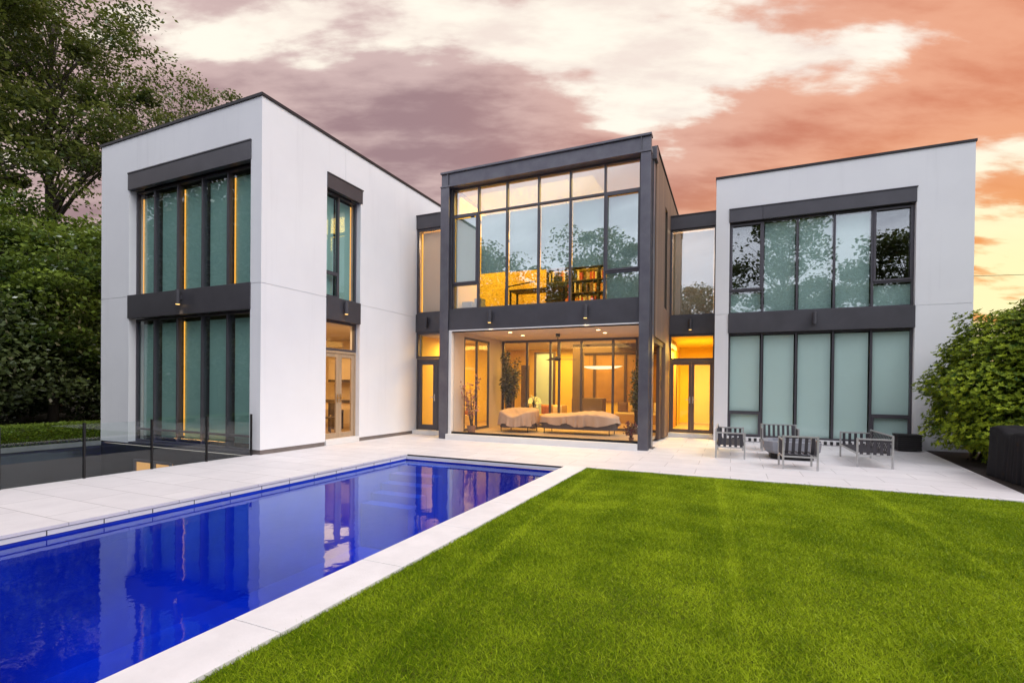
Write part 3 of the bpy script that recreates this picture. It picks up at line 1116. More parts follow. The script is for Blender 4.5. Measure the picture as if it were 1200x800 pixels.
# ---------------------------------------------------------------- left link
KY = 13.446
S2 = Map('S', KY)
m = MB()
m.box(-9.445, -7.96, 0.0, 0.20, 6.64, 7.06, T=S2)
m.box(-9.445, -7.96, -0.03, 0.19, 7.062, 7.09, T=S2)
m.build('steel_band', STEEL, house, bevel=0.004)
m = MB()
m.box(-9.445, -7.96, 0.0, 0.20, 3.29, 3.875, T=S2)
m.build('steel_band', STEEL, house, bevel=0.004)
MB().box(-9.79, -7.6, KY+0.2, 19.0, 6.9, 7.0).build('roof', ROOF, house)
glaze(S2, -9.445, -7.96, 3.875, 6.64, 0.05, [], glassm=GLASS, blinds=[(-9.30, -8.0, 3.9, 6.55)], blindm=BLINDC, bd=0.14, fw=0.07)
MB().box(-9.375, -9.335, KY+0.22, KY+0.24, 3.95, 6.55).build('glow_strip', STRIPGLOW, house)
glaze(S2, -9.445, -7.96, 2.44, 3.29, 0.05, [], glassm=GLASS, fw=0.07)
door_pair(S2, -9.42, -8.62, 0.13, 2.43, 0.05, FRAME, FRAME, single=True, sw=0.13, handle=STEELBR)
glaze(S2, -8.615, -7.96, 0.13, 2.43, 0.05, [], glassm=GLASS, fw=0.06)
MB().box(-9.44, -7.96, KY-0.16, KY+0.3, 0.0, 0.125).build('doorstep', WHITETRIM, house, bevel=0.004)
room(-9.38, -7.70, 13.75, 18.5, 3.92, 6.85, PLASTER, FLOORW, CEILW, 's')
area_lamp('link_upper_lamp', (-8.5, 15.0, 6.7), 0.9, 110, (1.0, 0.72, 0.42))

# ---------------------------------------------------------------- central wing
CY = 12.519
S3 = Map('S', CY)
m = MB()
# steel I-posts: front flange, web, back flange
for a, b in ((-7.94, -7.655), (-2.125, -1.875)):
    m = MB()
    m.box(a, b, 0.0, 0.03, 0.0, 7.40, T=S3)
    m.box((a+b)/2-0.02, (a+b)/2+0.02, 0.03, 0.17, 0.0, 7.40, T=S3)
    m.box(a, b, 0.17, 0.20, 0.0, 7.40, T=S3)
    m.build('steel_post', STEEL_L, house, bevel=0.004)
m = MB()
m.box(-1.995, -1.87, 0.50, 0.78, 0.0, 7.62, T=S3)
m.box(-2.03, -1.80, 0.46, 0.80, 7.40, 7.72, T=S3)
m.box(-2.03, -1.81, 0.44, 0.82, -0.004, 0.02, T=S3)
m.build('steel_post', STEEL_L, house, bevel=0.004)
m = MB()
m.box(-7.935, -1.880, 0.035, 0.16, 7.44, 7.80, T=S3)
m.box(-7.95, -1.865, -0.022, 0.22, 7.80, 7.855, T=S3)
m.box(-7.95, -1.865, -0.022, 0.22, 7.402, 7.44, T=S3)
for u in (-7.70, -2.118):
    m.box(u-0.008, u+0.008, -0.010, 0.033, 7.44, 7.80, T=S3)
m.build('steel_beam', STEEL_L, house, bevel=0.004)
f = MB()
f.box(-7.653, -2.127, 0.05, 0.20, 3.20, 3.805, T=S3)
f.build('steel_band', STEEL, house, bevel=0.004)
f = MB()
f.box(-7.653, -7.56, 0.045, 0.20, 0.15, 3.197, T=S3)
f.box(-7.56, -2.127, 0.045, 0.20, 3.165, 3.197, T=S3)
f.box(-7.653, -2.127, -0.10, 0.22, 0.0, 0.155, T=S3)
f.build('white_trim', WHITETRIM, house, bevel=0.003)
f = MB()
f.box(-7.56, -2.127, 0.09, 0.15, 0.156, 0.215, T=S3)
f.build('screen_track', BLACKM, house)
f = MB()
f.box(-7.56, -2.127, 0.09, 0.15, 3.135, 3.164, T=S3)
f.build('screen_track', BLACKM, house)
MB().box(-7.56, -2.127, 0.118, 0.122, 0.215, 3.135, T=S3).build('insect_screen', SCREEN, house)
mm = [-6.78, -5.87, -4.91, -4.0, -3.06]
gl = [(-6.75, -5.90, 4.87, 6.54), (-5.84, -4.94, 4.85, 6.54), (-4.88, -4.03, 4.83, 6.54), (-3.97, -3.09, 4.81, 6.54), (-3.03, -2.18, 3.86, 6.54), (-7.60, -6.81, 4.62, 6.54)]
glaze(S3, -7.653, -2.127, 3.805, 7.39, 0.20, mm, rails=[(a, b, 6.60) for a, b in zip([-7.653]+mm, mm+[-2.127])]+[(-7.653, -6.78, 4.55), (-3.06, -2.127, 4.55)],
      sashes=[(-7.625, -6.80, 4.575, 6.575), (-3.04, -2.155, 4.575, 6.575)], blinds=gl, blindm=BLIND_LIT, glassm=SOLAR, bd=0.14, fw=0.055, label='tall upper window of the steel centre with an office behind')
# body
wa = MB()
wa.box(-7.94, -7.66, CY+0.30, 19.0, 3.25, 7.60)
wa.box(-7.66, -2.02, 18.7, 19.0, 3.26, 7.48)
wa.build('wall', PLASTER, house)
MB().box(-7.94, -1.9, CY+0.23, 19.0, 7.48, 7.62).build('roof', ROOF, house)
# cedar side wall facing the right link, with a slot window and a side opening
cx = -1.85
wd = MB()
wd.box(-2.02, cx, 13.32, 15.25, 2.92, 7.82)
wd.box(-2.02, cx, 15.25, 15.80, 6.95, 7.82)
wd.box(-2.02, cx, 15.25, 15.80, 2.92, 3.95)
wd.box(-2.02, cx, 15.80, 19.0, 2.92, 7.82)
wd.box(-2.02, cx, 15.62, 16.62, 0.05, 2.92)
wd.build('cedar_wall', CEDAR, house)
MB().box(-2.04, cx+0.03, 13.30, 19.02, 7.822, 7.875).build('roof_cap', CAP, house)
MB().box(-2.00, cx-0.08, 15.25, 15.80, 3.95, 6.95).build('slot_window', COATED, house)
m = MB()
m.box(-2.02, -1.90, 13.32, 15.62, 2.78, 2.915)
m.box(-2.02, -1.93, 14.95, 15.61, 0.05, 2.78)
m.box(-2.02, -1.90, 13.32, 13.44, 0.05, 2.78)
m.build('side_opening', DARKWOOD, house)
# office upstairs
room(-7.60, -2.06, 12.98, 18.2, 3.70, 7.42, YELLOW, FLOORW, CEILW, 's')
area_lamp('office_lamp', (-5.6, 15.2, 7.3), 4.2, 360, (1.0, 0.62, 0.12))
# loggia (screened porch) downstairs
lw = MB()
lw.box(-7.60, -7.55, CY+0.21, 13.32, 0.15, 3.19)
lw.box(-7.60, -7.55, 15.07, 16.08, 0.15, 3.19)
lw.box(-7.60, -7.55, 13.32, 15.07, 3.08, 3.19)
lw.build('interior_wall', BEIGE, house)
MB().box(-7.60, -2.03, CY+0.22, 16.15, 0.08, 0.150).build('floor', FLOORT, house)
MB().box(-7.60, -2.03, CY+0.22, 16.15, 3.19, 3.24).build('ceiling', BEIGE, house)
EW = Map('E', -7.55)
glaze(EW, 13.32, 15.07, 0.16, 3.08, 0.0, [14.18], glassm=GLASS, fw=0.075, fd=0.05)
S4 = Map('S', 16.08)
bm = [-6.59, -5.72, -5.40, -4.62, -3.55, -2.78]
glaze(S4, -7.55, -2.05, 0.155, 3.185, 0.0, bm, glassm=GLASS, fw=0.075, fd=0.07, name='glass_wall')
for xx, yy in ((-6.08, 13.5), (-6.07, 14.45), (-3.45, 13.7), (-3.45, 14.5)):
    o = thing('downlight', 'small round recessed downlight in the %s of the porch ceiling' % ('left front', 'left back', 'right front', 'right back')[[-6.08, -6.07, -3.45].index(xx)+(1 if (xx == -3.45 and yy > 14) else 0)], 'ceiling light', (xx, yy, 3.19), 0, 'downlights in the porch ceiling')
    MB().lathe([(0.075, -0.012), (0.075, -0.001)], (xx, yy, 3.19), 16).build('trim_ring', WHITETRIM, o)
    MB().lathe([(0.055, -0.016), (0.055, -0.0125)], (xx, yy, 3.19), 16).build('lens', DOWNGLOW, o)
area_lamp('porch_lamp', (-4.8, 14.4, 3.12), 2.6, 98, (1.0, 0.57, 0.16))
# living room behind the glass wall, running into the left link
lw = MB()
lw.box(-9.43, -9.38, 13.75, 20.6, 0.13, 3.2)
lw.box(-9.38, -2.05, 20.6, 20.65, 0.13, 3.2)
lw.box(-2.05, -2.03, 16.16, 20.65, 0.13, 3.2)
lw.box(-7.65, -7.602, 15.08, 16.10, 0.13, 3.2)
lw.build('interior_wall', YELLOW, house)
MB().box(-9.38, -7.602, 13.70, 16.152, 0.07, 0.128).box(-9.38, -2.05, 16.155, 20.6, 0.07, 0.13).build('floor', FLOORW, house)
MB().box(-9.38, -7.605, 13.65, 16.15, 3.2, 3.25).box(-9.38, -2.05, 16.16, 20.6, 3.2, 3.25).build('ceiling', CEILW, house)
area_lamp('living_lamp', (-5.6, 18.4, 3.1), 3.4, 330, (1.0, 0.57, 0.10))
area_lamp('link_lamp', (-8.55, 15.3, 3.1), 0.9, 80, (1.0, 0.62, 0.16))
# hearth wall, posts and panels in the living room
hw_ = MB()
hw_.box(-5.62, -4.42, 18.3, 18.9, 0.13, 1.15)
hw_.box(-5.60, -5.30, 18.3, 18.9, 1.15, 3.2)
hw_.box(-5.30, -2.10, 18.32, 18.6, 2.86, 3.2)
hw_.build('chimney_breast', pbr('hearth_brown', (0.16, 0.11, 0.085), 0.8, 0, 0.15, 2.0), house, bevel=0.01)
MB().box(-7.34, -6.62, 18.95, 19.0, 0.13, 2.92).build('panel_door', pbr('pale_grey_door', (0.45, 0.60, 0.75), 0.5), house)
MB().box(-8.62, -8.32, 18.7, 19.0, 0.13, 2.3).build('dark_joinery', DARKWOOD, house)
MB().box(-7.95, -7.66, 18.8, 19.0, 0.13, 2.45).build('dark_joinery', DARKWOOD, house)
dp = MB()
up = [(-7.42, 0.13), (-7.35, 0.13), (-7.35, 2.925), (-6.60, 2.925), (-6.60, 0.13), (-6.52, 0.13), (-6.52, 2.98), (-7.42, 2.98)]
n_ = len(up)
dp.add([(a, 18.9, b) for a, b in up]+[(a, 19.0, b) for a, b in up], [tuple(range(n_)), tuple(reversed(range(n_, 2*n_)))]+[(i, n_+i, n_+(i+1) % n_, (i+1) % n_) for i in range(n_)])
dp.build('dark_joinery', DARKWOOD, house)
MB().box(-6.15, -2.10, 20.50, 20.585, 0.97, 2.915).build('amber_panel', pbr('amber_panel_wood', (0.40, 0.22, 0.06), 0.5, 0, 0.3, 2.0), house)
for a in (-5.35, -4.05, -3.15):
    MB().box(a, a+0.10, 20.44, 20.50, 0.95, 2.93).build('dark_joinery', DARKWOOD, house)
MB().box(-6.15, -2.1, 20.45, 20.59, 2.932, 3.05).build('dark_joinery', DARKWOOD, house)


# ---------------------------------------------------------------- right link
RY = 16.6
S5 = Map('S', RY)
m = MB()
m.box(-1.848, -0.483, 0.0, 0.2, 6.64, 7.06, T=S5)
m.box(-1.848, -0.483, -0.03, 0.19, 7.062, 7.09, T=S5)
m.build('steel_band', STEEL, house, bevel=0.004)
m = MB()
m.box(-1.848, -0.483, 0.0, 0.2, 3.28, 3.865, T=S5)
m.build('steel_band', STEEL, house, bevel=0.004)
MB().box(-1.85, -0.48, RY+0.2, 22.0, 6.9, 7.0).build('roof', ROOF, house)
glaze(S5, -1.848, -0.483, 3.865, 6.64, 0.05, [], blinds=[(-1.78, -0.55, 3.9, 6.55)], blindm=BLINDC, glassm=SOLAR, bd=0.13, fw=0.05)
glaze(S5, -1.848, -0.483, 2.46, 3.28, 0.05, [], glassm=GLASS, fw=0.06)
door_pair(S5, -1.848, -0.483, 0.14, 2.455, 0.04, pbr('bronze_frame', (0.17, 0.12, 0.10), 0.4, 0.2), MATS['bronze_frame'], sw=0.085, handle=STEELBR)
MB().box(-1.84, -0.483, RY-0.14, RY+0.3, 0.0, 0.135).build('doorstep', WHITETRIM, house, bevel=0.004)
room(-1.95, -0.50, 16.9, 21.5, 0.14, 3.22, YELLOW, FLOORW, YELLOW, 's')
area_lamp('hall_lamp', (-1.2, 18.6, 3.1), 0.9, 190, (1.0, 0.70, 0.16))
q = MB()
q.box(-1.40, -0.55, 21.38, 21.47, 0.14, 2.55)
q.build('panel_door', pbr('hall_white_door', (0.70, 0.66, 0.55), 0.5), house)
q = MB()
q.box(-1.945, -1.90, 18.6, 19.5, 0.15, 2.5)
q.build('panel_door', pbr('hall_orange_door', (0.50, 0.25, 0.08), 0.5), house)
q = MB()
q.box(-1.945, -1.88, 19.52, 19.64, 0.15, 2.62)
q.box(-1.945, -1.88, 18.5, 19.52, 2.502, 2.58)
q.build('dark_joinery', DARKWOOD, house)
q = MB()
q.box(-1.47, -1.40, 21.36, 21.47, 0.14, 2.62)
q.box(-1.40, -0.55, 21.36, 21.47, 2.552, 2.62)
q.build('dark_joinery', DARKWOOD, house)
room(-1.80, -0.53, 16.95, 19.0, 3.90, 6.85, BEIGE, FLOORW, CEILW, 's')
area_lamp('link_right_lamp', (-1.2, 17.8, 6.7), 0.8, 75, (1.0, 0.80, 0.58))

# ---------------------------------------------------------------- right wing
GY = 16.1
S6 = Map('S', GY)
wa = MB()
wallbox(wa, -0.48, -0.10, GY, 16.45, 0.0, 7.84)
wallbox(wa, 4.37, 5.55, GY, 16.45, 0.0, 7.84)
wa.box(-0.10, 4.37, GY, 16.45, 6.885, 7.84)
wa.box(-0.10, 4.37, GY+0.02, 16.45, 0.0, 0.14)
wallbox(wa, -0.48, -0.13, 16.45, 23.0, 0.0, 7.84)
wallbox(wa, 5.20, 5.55, 16.45, 23.0, 0.0, 7.84)
wallbox(wa, -0.13, 5.20, 22.7, 23.0, 0.0, 7.84)
wa.build('wall', STUCCO, house)
MB().box(-0.13, 5.20, 16.45, 22.7, 7.4, 7.55).build('roof', ROOF, house)
c = MB()
c.box(-0.50, 5.575, GY-0.025, 16.46, 7.842, 7.905)
c.box(5.19, 5.575, 16.46, 23.03, 7.842, 7.905)
c.box(-0.50, -0.12, 16.46, 23.03, 7.842, 7.905)
c.box(-0.12, 5.19, 22.69, 23.03, 7.842, 7.905)
c.build('roof_cap', CAP, house)
f = MB()
f.box(-0.115, 0.772, -0.022, 0.10, 6.50, 6.875, T=S6)
f.box(0.778, 4.375, -0.022, 0.10, 6.50, 6.875, T=S6)
f.box(-0.12, 4.395, -0.04, 0.02, 6.877, 6.905, T=S6)
f.build('steel_band', STEEL, house, bevel=0.004)
f = MB()
f.box(-0.115, 4.375, -0.022, 0.10, 3.215, 3.79, T=S6)
f.build('steel_band', STEEL, house, bevel=0.004)
mr = [0.80, 1.68, 2.58, 3.46]
ed = [-0.10]+mr+[4.37]
bu = [(a+0.05, b-0.05, 3.83, 6.42) for a, b in list(zip(ed[:-1], ed[1:]))[1:4]] + [(-0.05, 0.75, 3.83, 4.40), (3.51, 4.32, 3.83, 4.40)]
glaze(S6, -0.10, 4.37, 3.79, 6.50, 0.13, mr, rails=[(-0.10, 0.80, 4.47), (3.46, 4.37, 4.47)], sashes=[(-0.07, 0.78, 4.49, 6.46), (3.48, 4.34, 4.49, 6.46)], blinds=bu, blindm=BLIND_LIT, glassm=SEMI, bd=0.10, label='upper window of the right wing with an open pane at each end')
bl = [(a+0.05, b-0.05, 0.18, 3.14) for a, b in zip(ed[:-1], ed[1:])]
glaze(S6, -0.10, 4.37, 0.145, 3.215, 0.13, mr, rails=[(-0.10, 0.80, 0.88), (3.46, 4.37, 0.88)], sashes=[(-0.07, 0.78, 0.17, 0.86), (3.48, 4.34, 0.17, 0.86)], blinds=bl, blindm=BLIND_LIT, glassm=GLASS, bd=0.10)
VENT = boards('vent_strip_paint', (0.02, 0.02, 0.022), (0.02, 0.02, 0.022), (0.70, 0.68, 0.68), 0.146, 0)
for nd in VENT.node_tree.nodes:
    if nd.type == 'MATH' and nd.operation == 'LESS_THAN':
        nd.inputs[1].default_value = 0.48
MB().box(-0.05, 4.33, GY-0.012, GY+0.018, 0.025, 0.115).build('vent_strip', VENT, house)
room(-0.08, 5.15, 16.6, 20.0, 3.85, 7.3, DARKROOM, DARKROOM, DARKROOM, 's')
room(-0.08, 5.15, 16.6, 20.0, 0.10, 3.35, DARKROOM, DARKROOM, DARKROOM, 's')

# ---------------------------------------------------------------- wall lamps
WL = [(-12.14, LY-0.022, 3.62, 'S', 'front band of the left wing above the glass fence'),
      (LX+0.022, 10.17, 3.60, 'E', 'band above the oak french doors of the left wing'),
      (-8.99, KY, 3.58, 'S', 'band of the narrow link left of the steel centre'),
      (-6.27, CY+0.05, 3.53, 'S', 'steel band above the porch, nearer the left post'),
      (-3.49, CY+0.05, 3.53, 'S', 'steel band above the porch, nearer the right post'),
      (-1.21, RY, 3.58, 'S', 'band above the double doors of the right link'),
      (2.09, GY-0.022, 3.55, 'S', 'band of the right wing above the patio chairs')]
for xx, yy, zz, kd, where in WL:
    o = thing('wall_lamp', 'dark cylindrical downlight on the %s' % where, 'wall lamp', (xx, yy, zz), 0, 'cylinder lamps on the steel bands')
    ox, oy = (0.085, 0) if kd == 'E' else (0, -0.085)
    px, py = xx+ox, yy+oy
    MB().lathe([(0.052, -0.17), (0.055, -0.165), (0.055, 0.165), (0.050, 0.17)], (px, py, zz), 18).build('lamp_body', STEEL, o, smooth=False)
    if kd == 'E':
        MB().box(xx-0.002, xx+0.05, yy-0.03, yy+0.03, zz-0.05, zz+0.05).build('bracket', STEEL, o)
    else:
        MB().box(xx-0.03, xx+0.03, yy-0.05, yy+0.002, zz-0.05, zz+0.05).build('bracket', STEEL, o)
    if xx < 1.5 and xx != -8.99:
        MB().lathe([(0.044, -0.178), (0.044, -0.172)], (px, py, zz), 16).build('lens', LAMPGLOW, o)
        ld = bpy.data.lights.new('wall_lamp_light', 'SPOT')
        ld.energy = 9.0
        ld.color = (1.0, 0.72, 0.38)
        ld.spot_size = math.radians(75)
        ld.spot_blend = 0.7
        ld.shadow_soft_size = 0.05
        lo = bpy.data.objects.new('wall_lamp_light', ld)
        COL.objects.link(lo)
        lo.location = (px, py, zz-0.20)

exec_later = []

# =================================================================== GLASS FENCE
gf = thing('glass_fence', 'frameless glass fence with slim dark posts along the sunken court', 'fence', (-9.60, 5.0, 0.0))
gx = -9.56
posts = [7.52, 6.52, 5.50, 4.48, 3.46, 2.44, 1.42, 0.40]
for p_ in posts:
    MB().box(gx-0.02, gx+0.02, p_-0.014, p_+0.014, -0.03, 0.90).build('post', BLACKM, gf)
for a, b in zip(posts[:-1], posts[1:]):
    MB().box(gx-0.006, gx+0.006, b+0.018, a-0.018, 0.012, 0.88).build('panel', FENCEGL, gf)

# =================================================================== PATIO FURNITURE
def seat_unit(name, w_, label, cat, loc, rotz, group=None):
    """strap lounge seat: local x across, local +y is the way it faces; origin at the middle of its footprint"""
    o = thing(name, label, cat, (0, 0, 0), 0, group)
    D = 0.62
    y0, y1 = -D/2, D/2
    k = 0.017
    x0, x1 = -w_/2, w_/2
    fr = MB()
    for xx in (x0+k, x1-k):
        fr.box(xx-k+0.002, xx+k-0.002, y0+0.02, y1-2*k, 0.555, 0.585)
        fr.box(xx-k+0.002, xx+k-0.002, y0+0.02, y1-2*k, 0.235, 0.262)
    fr.box(x0+2*k, x1-2*k, y1-2*k+0.002, y1-0.002, 0.262, 0.292)
    fr.box(x0+2*k, x1-2*k, y0+0.002, y0+2*k-0.002, 0.235, 0.265)
    fr.box(x0+2*k, x1-2*k, y0+0.002, y0+2*k-0.002, 0.625, 0.655)
    fr.build('frame', STEELBR, o, bevel=0.003)
    for xx in (x0+k, x1-k):
        MB().box(xx-k, xx+k, y0, y0+2*k, 0.0, 0.66).build('leg', STEELBR, o, bevel=0.003)
        MB().box(xx-k, xx+k, y1-2*k, y1, 0.0, 0.59).build('leg', STEELBR, o, bevel=0.003)
    n = 5
    for xx in (x0+k, x1-k):
        s_ = MB()
        for i in range(n):
            c_ = y0+0.085+(D-0.17)*i/(n-1)
            s_.box(xx-0.004, xx+0.004, c_-0.028, c_+0.028, 0.25, 0.575)
        s_.build('side_straps', STRAP, o)
    s_ = MB()
    m_ = max(5, int(round(w_/0.118)))
    for i in range(m_):
        c_ = x0+0.09+(w_-0.18)*i/(m_-1)
        s_.box(c_-0.028, c_+0.028, y0+0.02, y1-0.02, 0.293, 0.301)
    s_.build('seat_straps', STRAP, o)
    s_ = MB()
    for i in range(m_):
        c_ = x0+0.09+(w_-0.18)*i/(m_-1)
        vs = [(c_-0.028, y0+0.13, 0.30), (c_+0.028, y0+0.13, 0.30), (c_+0.028, y0+0.026, 0.655), (c_-0.028, y0+0.026, 0.655)]
        vs2 = [(a, b-0.008, c2) for a, b, c2 in vs]
        s_.add(vs+vs2, [(0, 3, 2, 1), (4, 5, 6, 7), (0, 1, 5, 4), (1, 2, 6, 5), (2, 3, 7, 6), (3, 0, 4, 7)])
    s_.build('back_straps', STRAP, o)
    o.location = loc
    o.rotation_euler = (0, 0, rotz)
    return o


H = math.pi/2
seat_unit('patio_settee', 1.73, 'steel and strap settee nearest the double doors, facing the fire table', 'settee', (-0.01, 12.90, 0), -H, 'strap seats round the fire table')
seat_unit('patio_settee', 1.73, 'steel and strap settee nearest the black storage box, seen end on', 'settee', (2.64, 12.82, 0), H, 'strap seats round the fire table')
seat_unit('patio_chair', 0.62, 'steel and strap armchair nearest the lawn with its back to the grass', 'armchair', (1.22, 11.28, 0), 0.05, 'strap seats round the fire table')
seat_unit('patio_chair', 0.82, 'steel and strap armchair behind the fire table, against the green blinds', 'armchair', (1.12, 14.15, 0), math.pi, 'strap seats round the fire table')

ft = thing('fire_table', 'grey concrete fire table with tapered sides on a dark plinth between the seats', 'table', (1.24, 12.80, 0))


def ring8(cx_, cy_, hx, hy, ch, z):
    return [(cx_-hx+ch, cy_-hy, z), (cx_+hx-ch, cy_-hy, z), (cx_+hx, cy_-hy+ch, z), (cx_+hx, cy_+hy-ch, z), (cx_+hx-ch, cy_+hy, z), (cx_-hx+ch, cy_+hy, z), (cx_-hx, cy_+hy-ch, z), (cx_-hx, cy_-hy+ch, z)]


m = MB()
rs = [ring8(1.24, 12.8, 0.46, 0.42, 0.14, 0.13), ring8(1.24, 12.8, 0.54, 0.50, 0.16, 0.20), ring8(1.24, 12.8, 0.56, 0.52, 0.16, 0.40), ring8(1.24, 12.8, 0.46, 0.42, 0.12, 0.40), ring8(1.24, 12.8, 0.44, 0.40, 0.12, 0.33)]
vs = sum(rs, [])
fs = [tuple(reversed(range(8))), tuple(range(32, 40))]
for i in range(4):
    for k in range(8):
        fs.append((i*8+k, i*8+(k+1) % 8, (i+1)*8+(k+1) % 8, (i+1)*8+k))
m.add(vs, fs)
m.build('bowl', CONC, ft, bevel=0.006)
MB().prism([(p[0], p[1]) for p in ring8(1.24, 12.8, 0.42, 0.38, 0.10, 0)], 0.0, 0.128).build('plinth', BLACKM, ft)

sb = thing('storage_box', 'black woven storage box by the end of the green window', 'box', (4.17, 15.80, 0))
m = MB()
for k in range(7):
    m.box(3.92+0.004*(k % 2), 4.42-0.004*(k % 2), 15.58+0.004*(k % 2), 16.04, 0.03+0.052*k, 0.03+0.052*k+0.049)
m.build('body', WICKER, sb, bevel=0.006)
MB().box(3.905, 4.435, 15.565, 16.05, 0.397, 0.43).build('lid', WICKER, sb, bevel=0.006)

# covered grill: sheet draped over a long low unit with a raised hood
gr = thing('covered_grill', 'long barbecue under a black fabric cover beside the planting bed', 'grill', (4.75, 11.1, 0))


def draped(cx_, cy_, hx, hy, topz, seed, nz=18, na=120, flare=0.04, fold=0.022, power=6.0, hem=0.02, hemvar=0.0, wrinkle=0.006):
    r = np.random.default_rng(seed)
    ph = r.random(8)*6.28
    V, F = [], []
    def rad(a):
        c_, s_ = math.cos(a), math.sin(a)
        q = (abs(c_/hx)**power+abs(s_/hy)**power)**(-1/power)
        return q*c_, q*s_
    rings = [(hem+(topz(0, 0)-hem)*0, 1.0)]
    rings = []
    for i in range(nz):
        rings.append(('skirt', i/(nz-1)))
    for i in range(1, 9):
        rings.append(('top', i/9))
    for kind, t_ in rings:
        for k in range(na):
            a = 2*math.pi*k/na
            x_, y_ = rad(a)
            if kind == 'skirt':
                wv = (math.sin(a*17+ph[0]+1.2*math.sin(a*3+ph[1]))+0.7*math.sin(a*29+ph[2]))*fold*(1-t_)**0.8
                sc = 1+flare*(1-t_)
                zt = topz(x_, y_)
                hz = hem+hemvar*(0.5+0.5*math.sin(a*3+ph[5]))*(0.6+0.4*math.sin(a*7+ph[6]))
                z_ = hz+(zt-0.03-hz)*t_
                n_ = math.hypot(x_, y_)
                V.append((cx_+x_*sc+x_/n_*wv, cy_+y_*sc+y_/n_*wv, z_))
            else:
                sc = (1-t_)*0.985
                xx, yy = x_*sc, y_*sc
                V.append((cx_+xx, cy_+yy, topz(xx, yy)+wrinkle*math.sin(xx*23+ph[3]+2*math.sin(yy*5))*math.sin(yy*19+ph[4]+1.5*math.sin(xx*4))))
    nr = len(rings)
    for i in range(nr-1):
        for k in range(na):
            F.append((i*na+k, i*na+(k+1) % na, (i+1)*na+(k+1) % na, (i+1)*na+k))
    V.append((cx_, cy_, topz(0, 0)))
    for k in range(na):
        F.append(((nr-1)*na+k, (nr-1)*na+(k+1) % na, len(V)-1))
    return V, F


def gtop(x_, y_):
    z_ = 0.87
    a = 1/(1+math.exp(-(y_-0.42)*14))*1/(1+math.exp((y_-1.02)*40))
    z_ += 0.07*a*(0.6+0.4*math.cos(x_*3))
    d_ = math.exp(-((y_-0.18)/0.16)**2)
    return z_-0.05*d_


V, F = draped(4.80, 11.08, 0.44, 1.06, gtop, 5, fold=0.034)
MB().add(V, F).build('cover', COVERBLK, gr, smooth=True)

# =================================================================== PORCH AND LIVING ROOM CONTENTS
def sofa(name, label, loc, hx, hy, prof, seed, legx, hemz=0.36):
    o = thing(name, label, 'sofa', loc)
    V, F = draped(loc[0], loc[1], hx, hy, prof, seed, flare=0.015, fold=0.034, power=3.2, hem=hemz-0.04, hemvar=0.15, wrinkle=0.014)
    MB().add(V, F).build('fabric_cover', COVERTAN, o, smooth=True)
    b = MB().prism([(loc[0]+hx*0.96*math.copysign(abs(math.cos(a))**0.6, math.cos(a)), loc[1]+hy*0.93*math.copysign(abs(math.sin(a))**0.6, math.sin(a))) for a in [2*math.pi*i/40 for i in range(40)]], 0.30, 0.55)
    b.build('base', DARKBASE, o)
    for sx in (-legx, legx):
        for sy in (-hy*0.7, hy*0.7):
            MB().tube([(loc[0]+sx, loc[1]+sy, 0.15), (loc[0]+sx, loc[1]+sy, 0.31)], 0.014, 6).build('leg', BLACKM, o)
    return o


sofa('covered_armchair', 'curved lounge chair under a tan cover at the left of the porch', (-6.12, 14.35, 0.15), 0.58, 0.55, lambda x_, y_: 0.86-0.20*math.exp(-(x_/0.34)**2)*(0.5-0.5*math.tanh(y_*6))+0.05*y_-0.12*max(0, abs(x_)-0.40), 3, 0.45)
sofa('covered_sofa', 'long low sofa under a wrinkled tan cover in the middle of the porch', (-4.22, 14.55, 0.15), 1.20, 0.50, lambda x_, y_: 0.78+0.05*math.sin(x_*2.6+0.5)-0.06*(0.5-0.5*math.tanh((y_-0.1)*8))-0.07*max(0, x_-0.7), 8, 1.0, 0.42)

fan = thing('ceiling_fan', 'dark three blade ceiling fan hanging in the porch', 'fan', (-4.88, 14.4, 3.19))
MB().lathe([(0.07, -0.10), (0.07, -0.002)], (-4.88, 14.4, 3.19), 16).build('canopy', BLACKM, fan)
MB().tube([(-4.88, 14.4, 3.09), (-4.88, 14.4, 2.48)], 0.014, 8).build('rod', BLACKM, fan)
MB().lathe([(0.05, 2.36), (0.09, 2.38), (0.10, 2.44), (0.06, 2.50)], (-4.88, 14.4, 0), 18).build('motor', BLACKM, fan)
for k in range(3):
    a = 0.45+k*2*math.pi/3
    m = MB()
    ca, sa = math.cos(a), math.sin(a)
    vs = []
    for z_ in (2.405, 2.415):
        for r_, h_ in ((0.08, 0.03), (0.55, 0.055), (0.56, -0.055), (0.08, -0.03)):
            vs.append((-4.88+ca*r_-sa*h_, 14.4+sa*r_+ca*h_, z_+h_*0.2))
    m.add(vs, [(3, 2, 1, 0), (4, 5, 6, 7), (0, 1, 5, 4), (1, 2, 6, 5), (2, 3, 7, 6), (3, 0, 4, 7)])
    m.build('blade', BLACKM, fan)


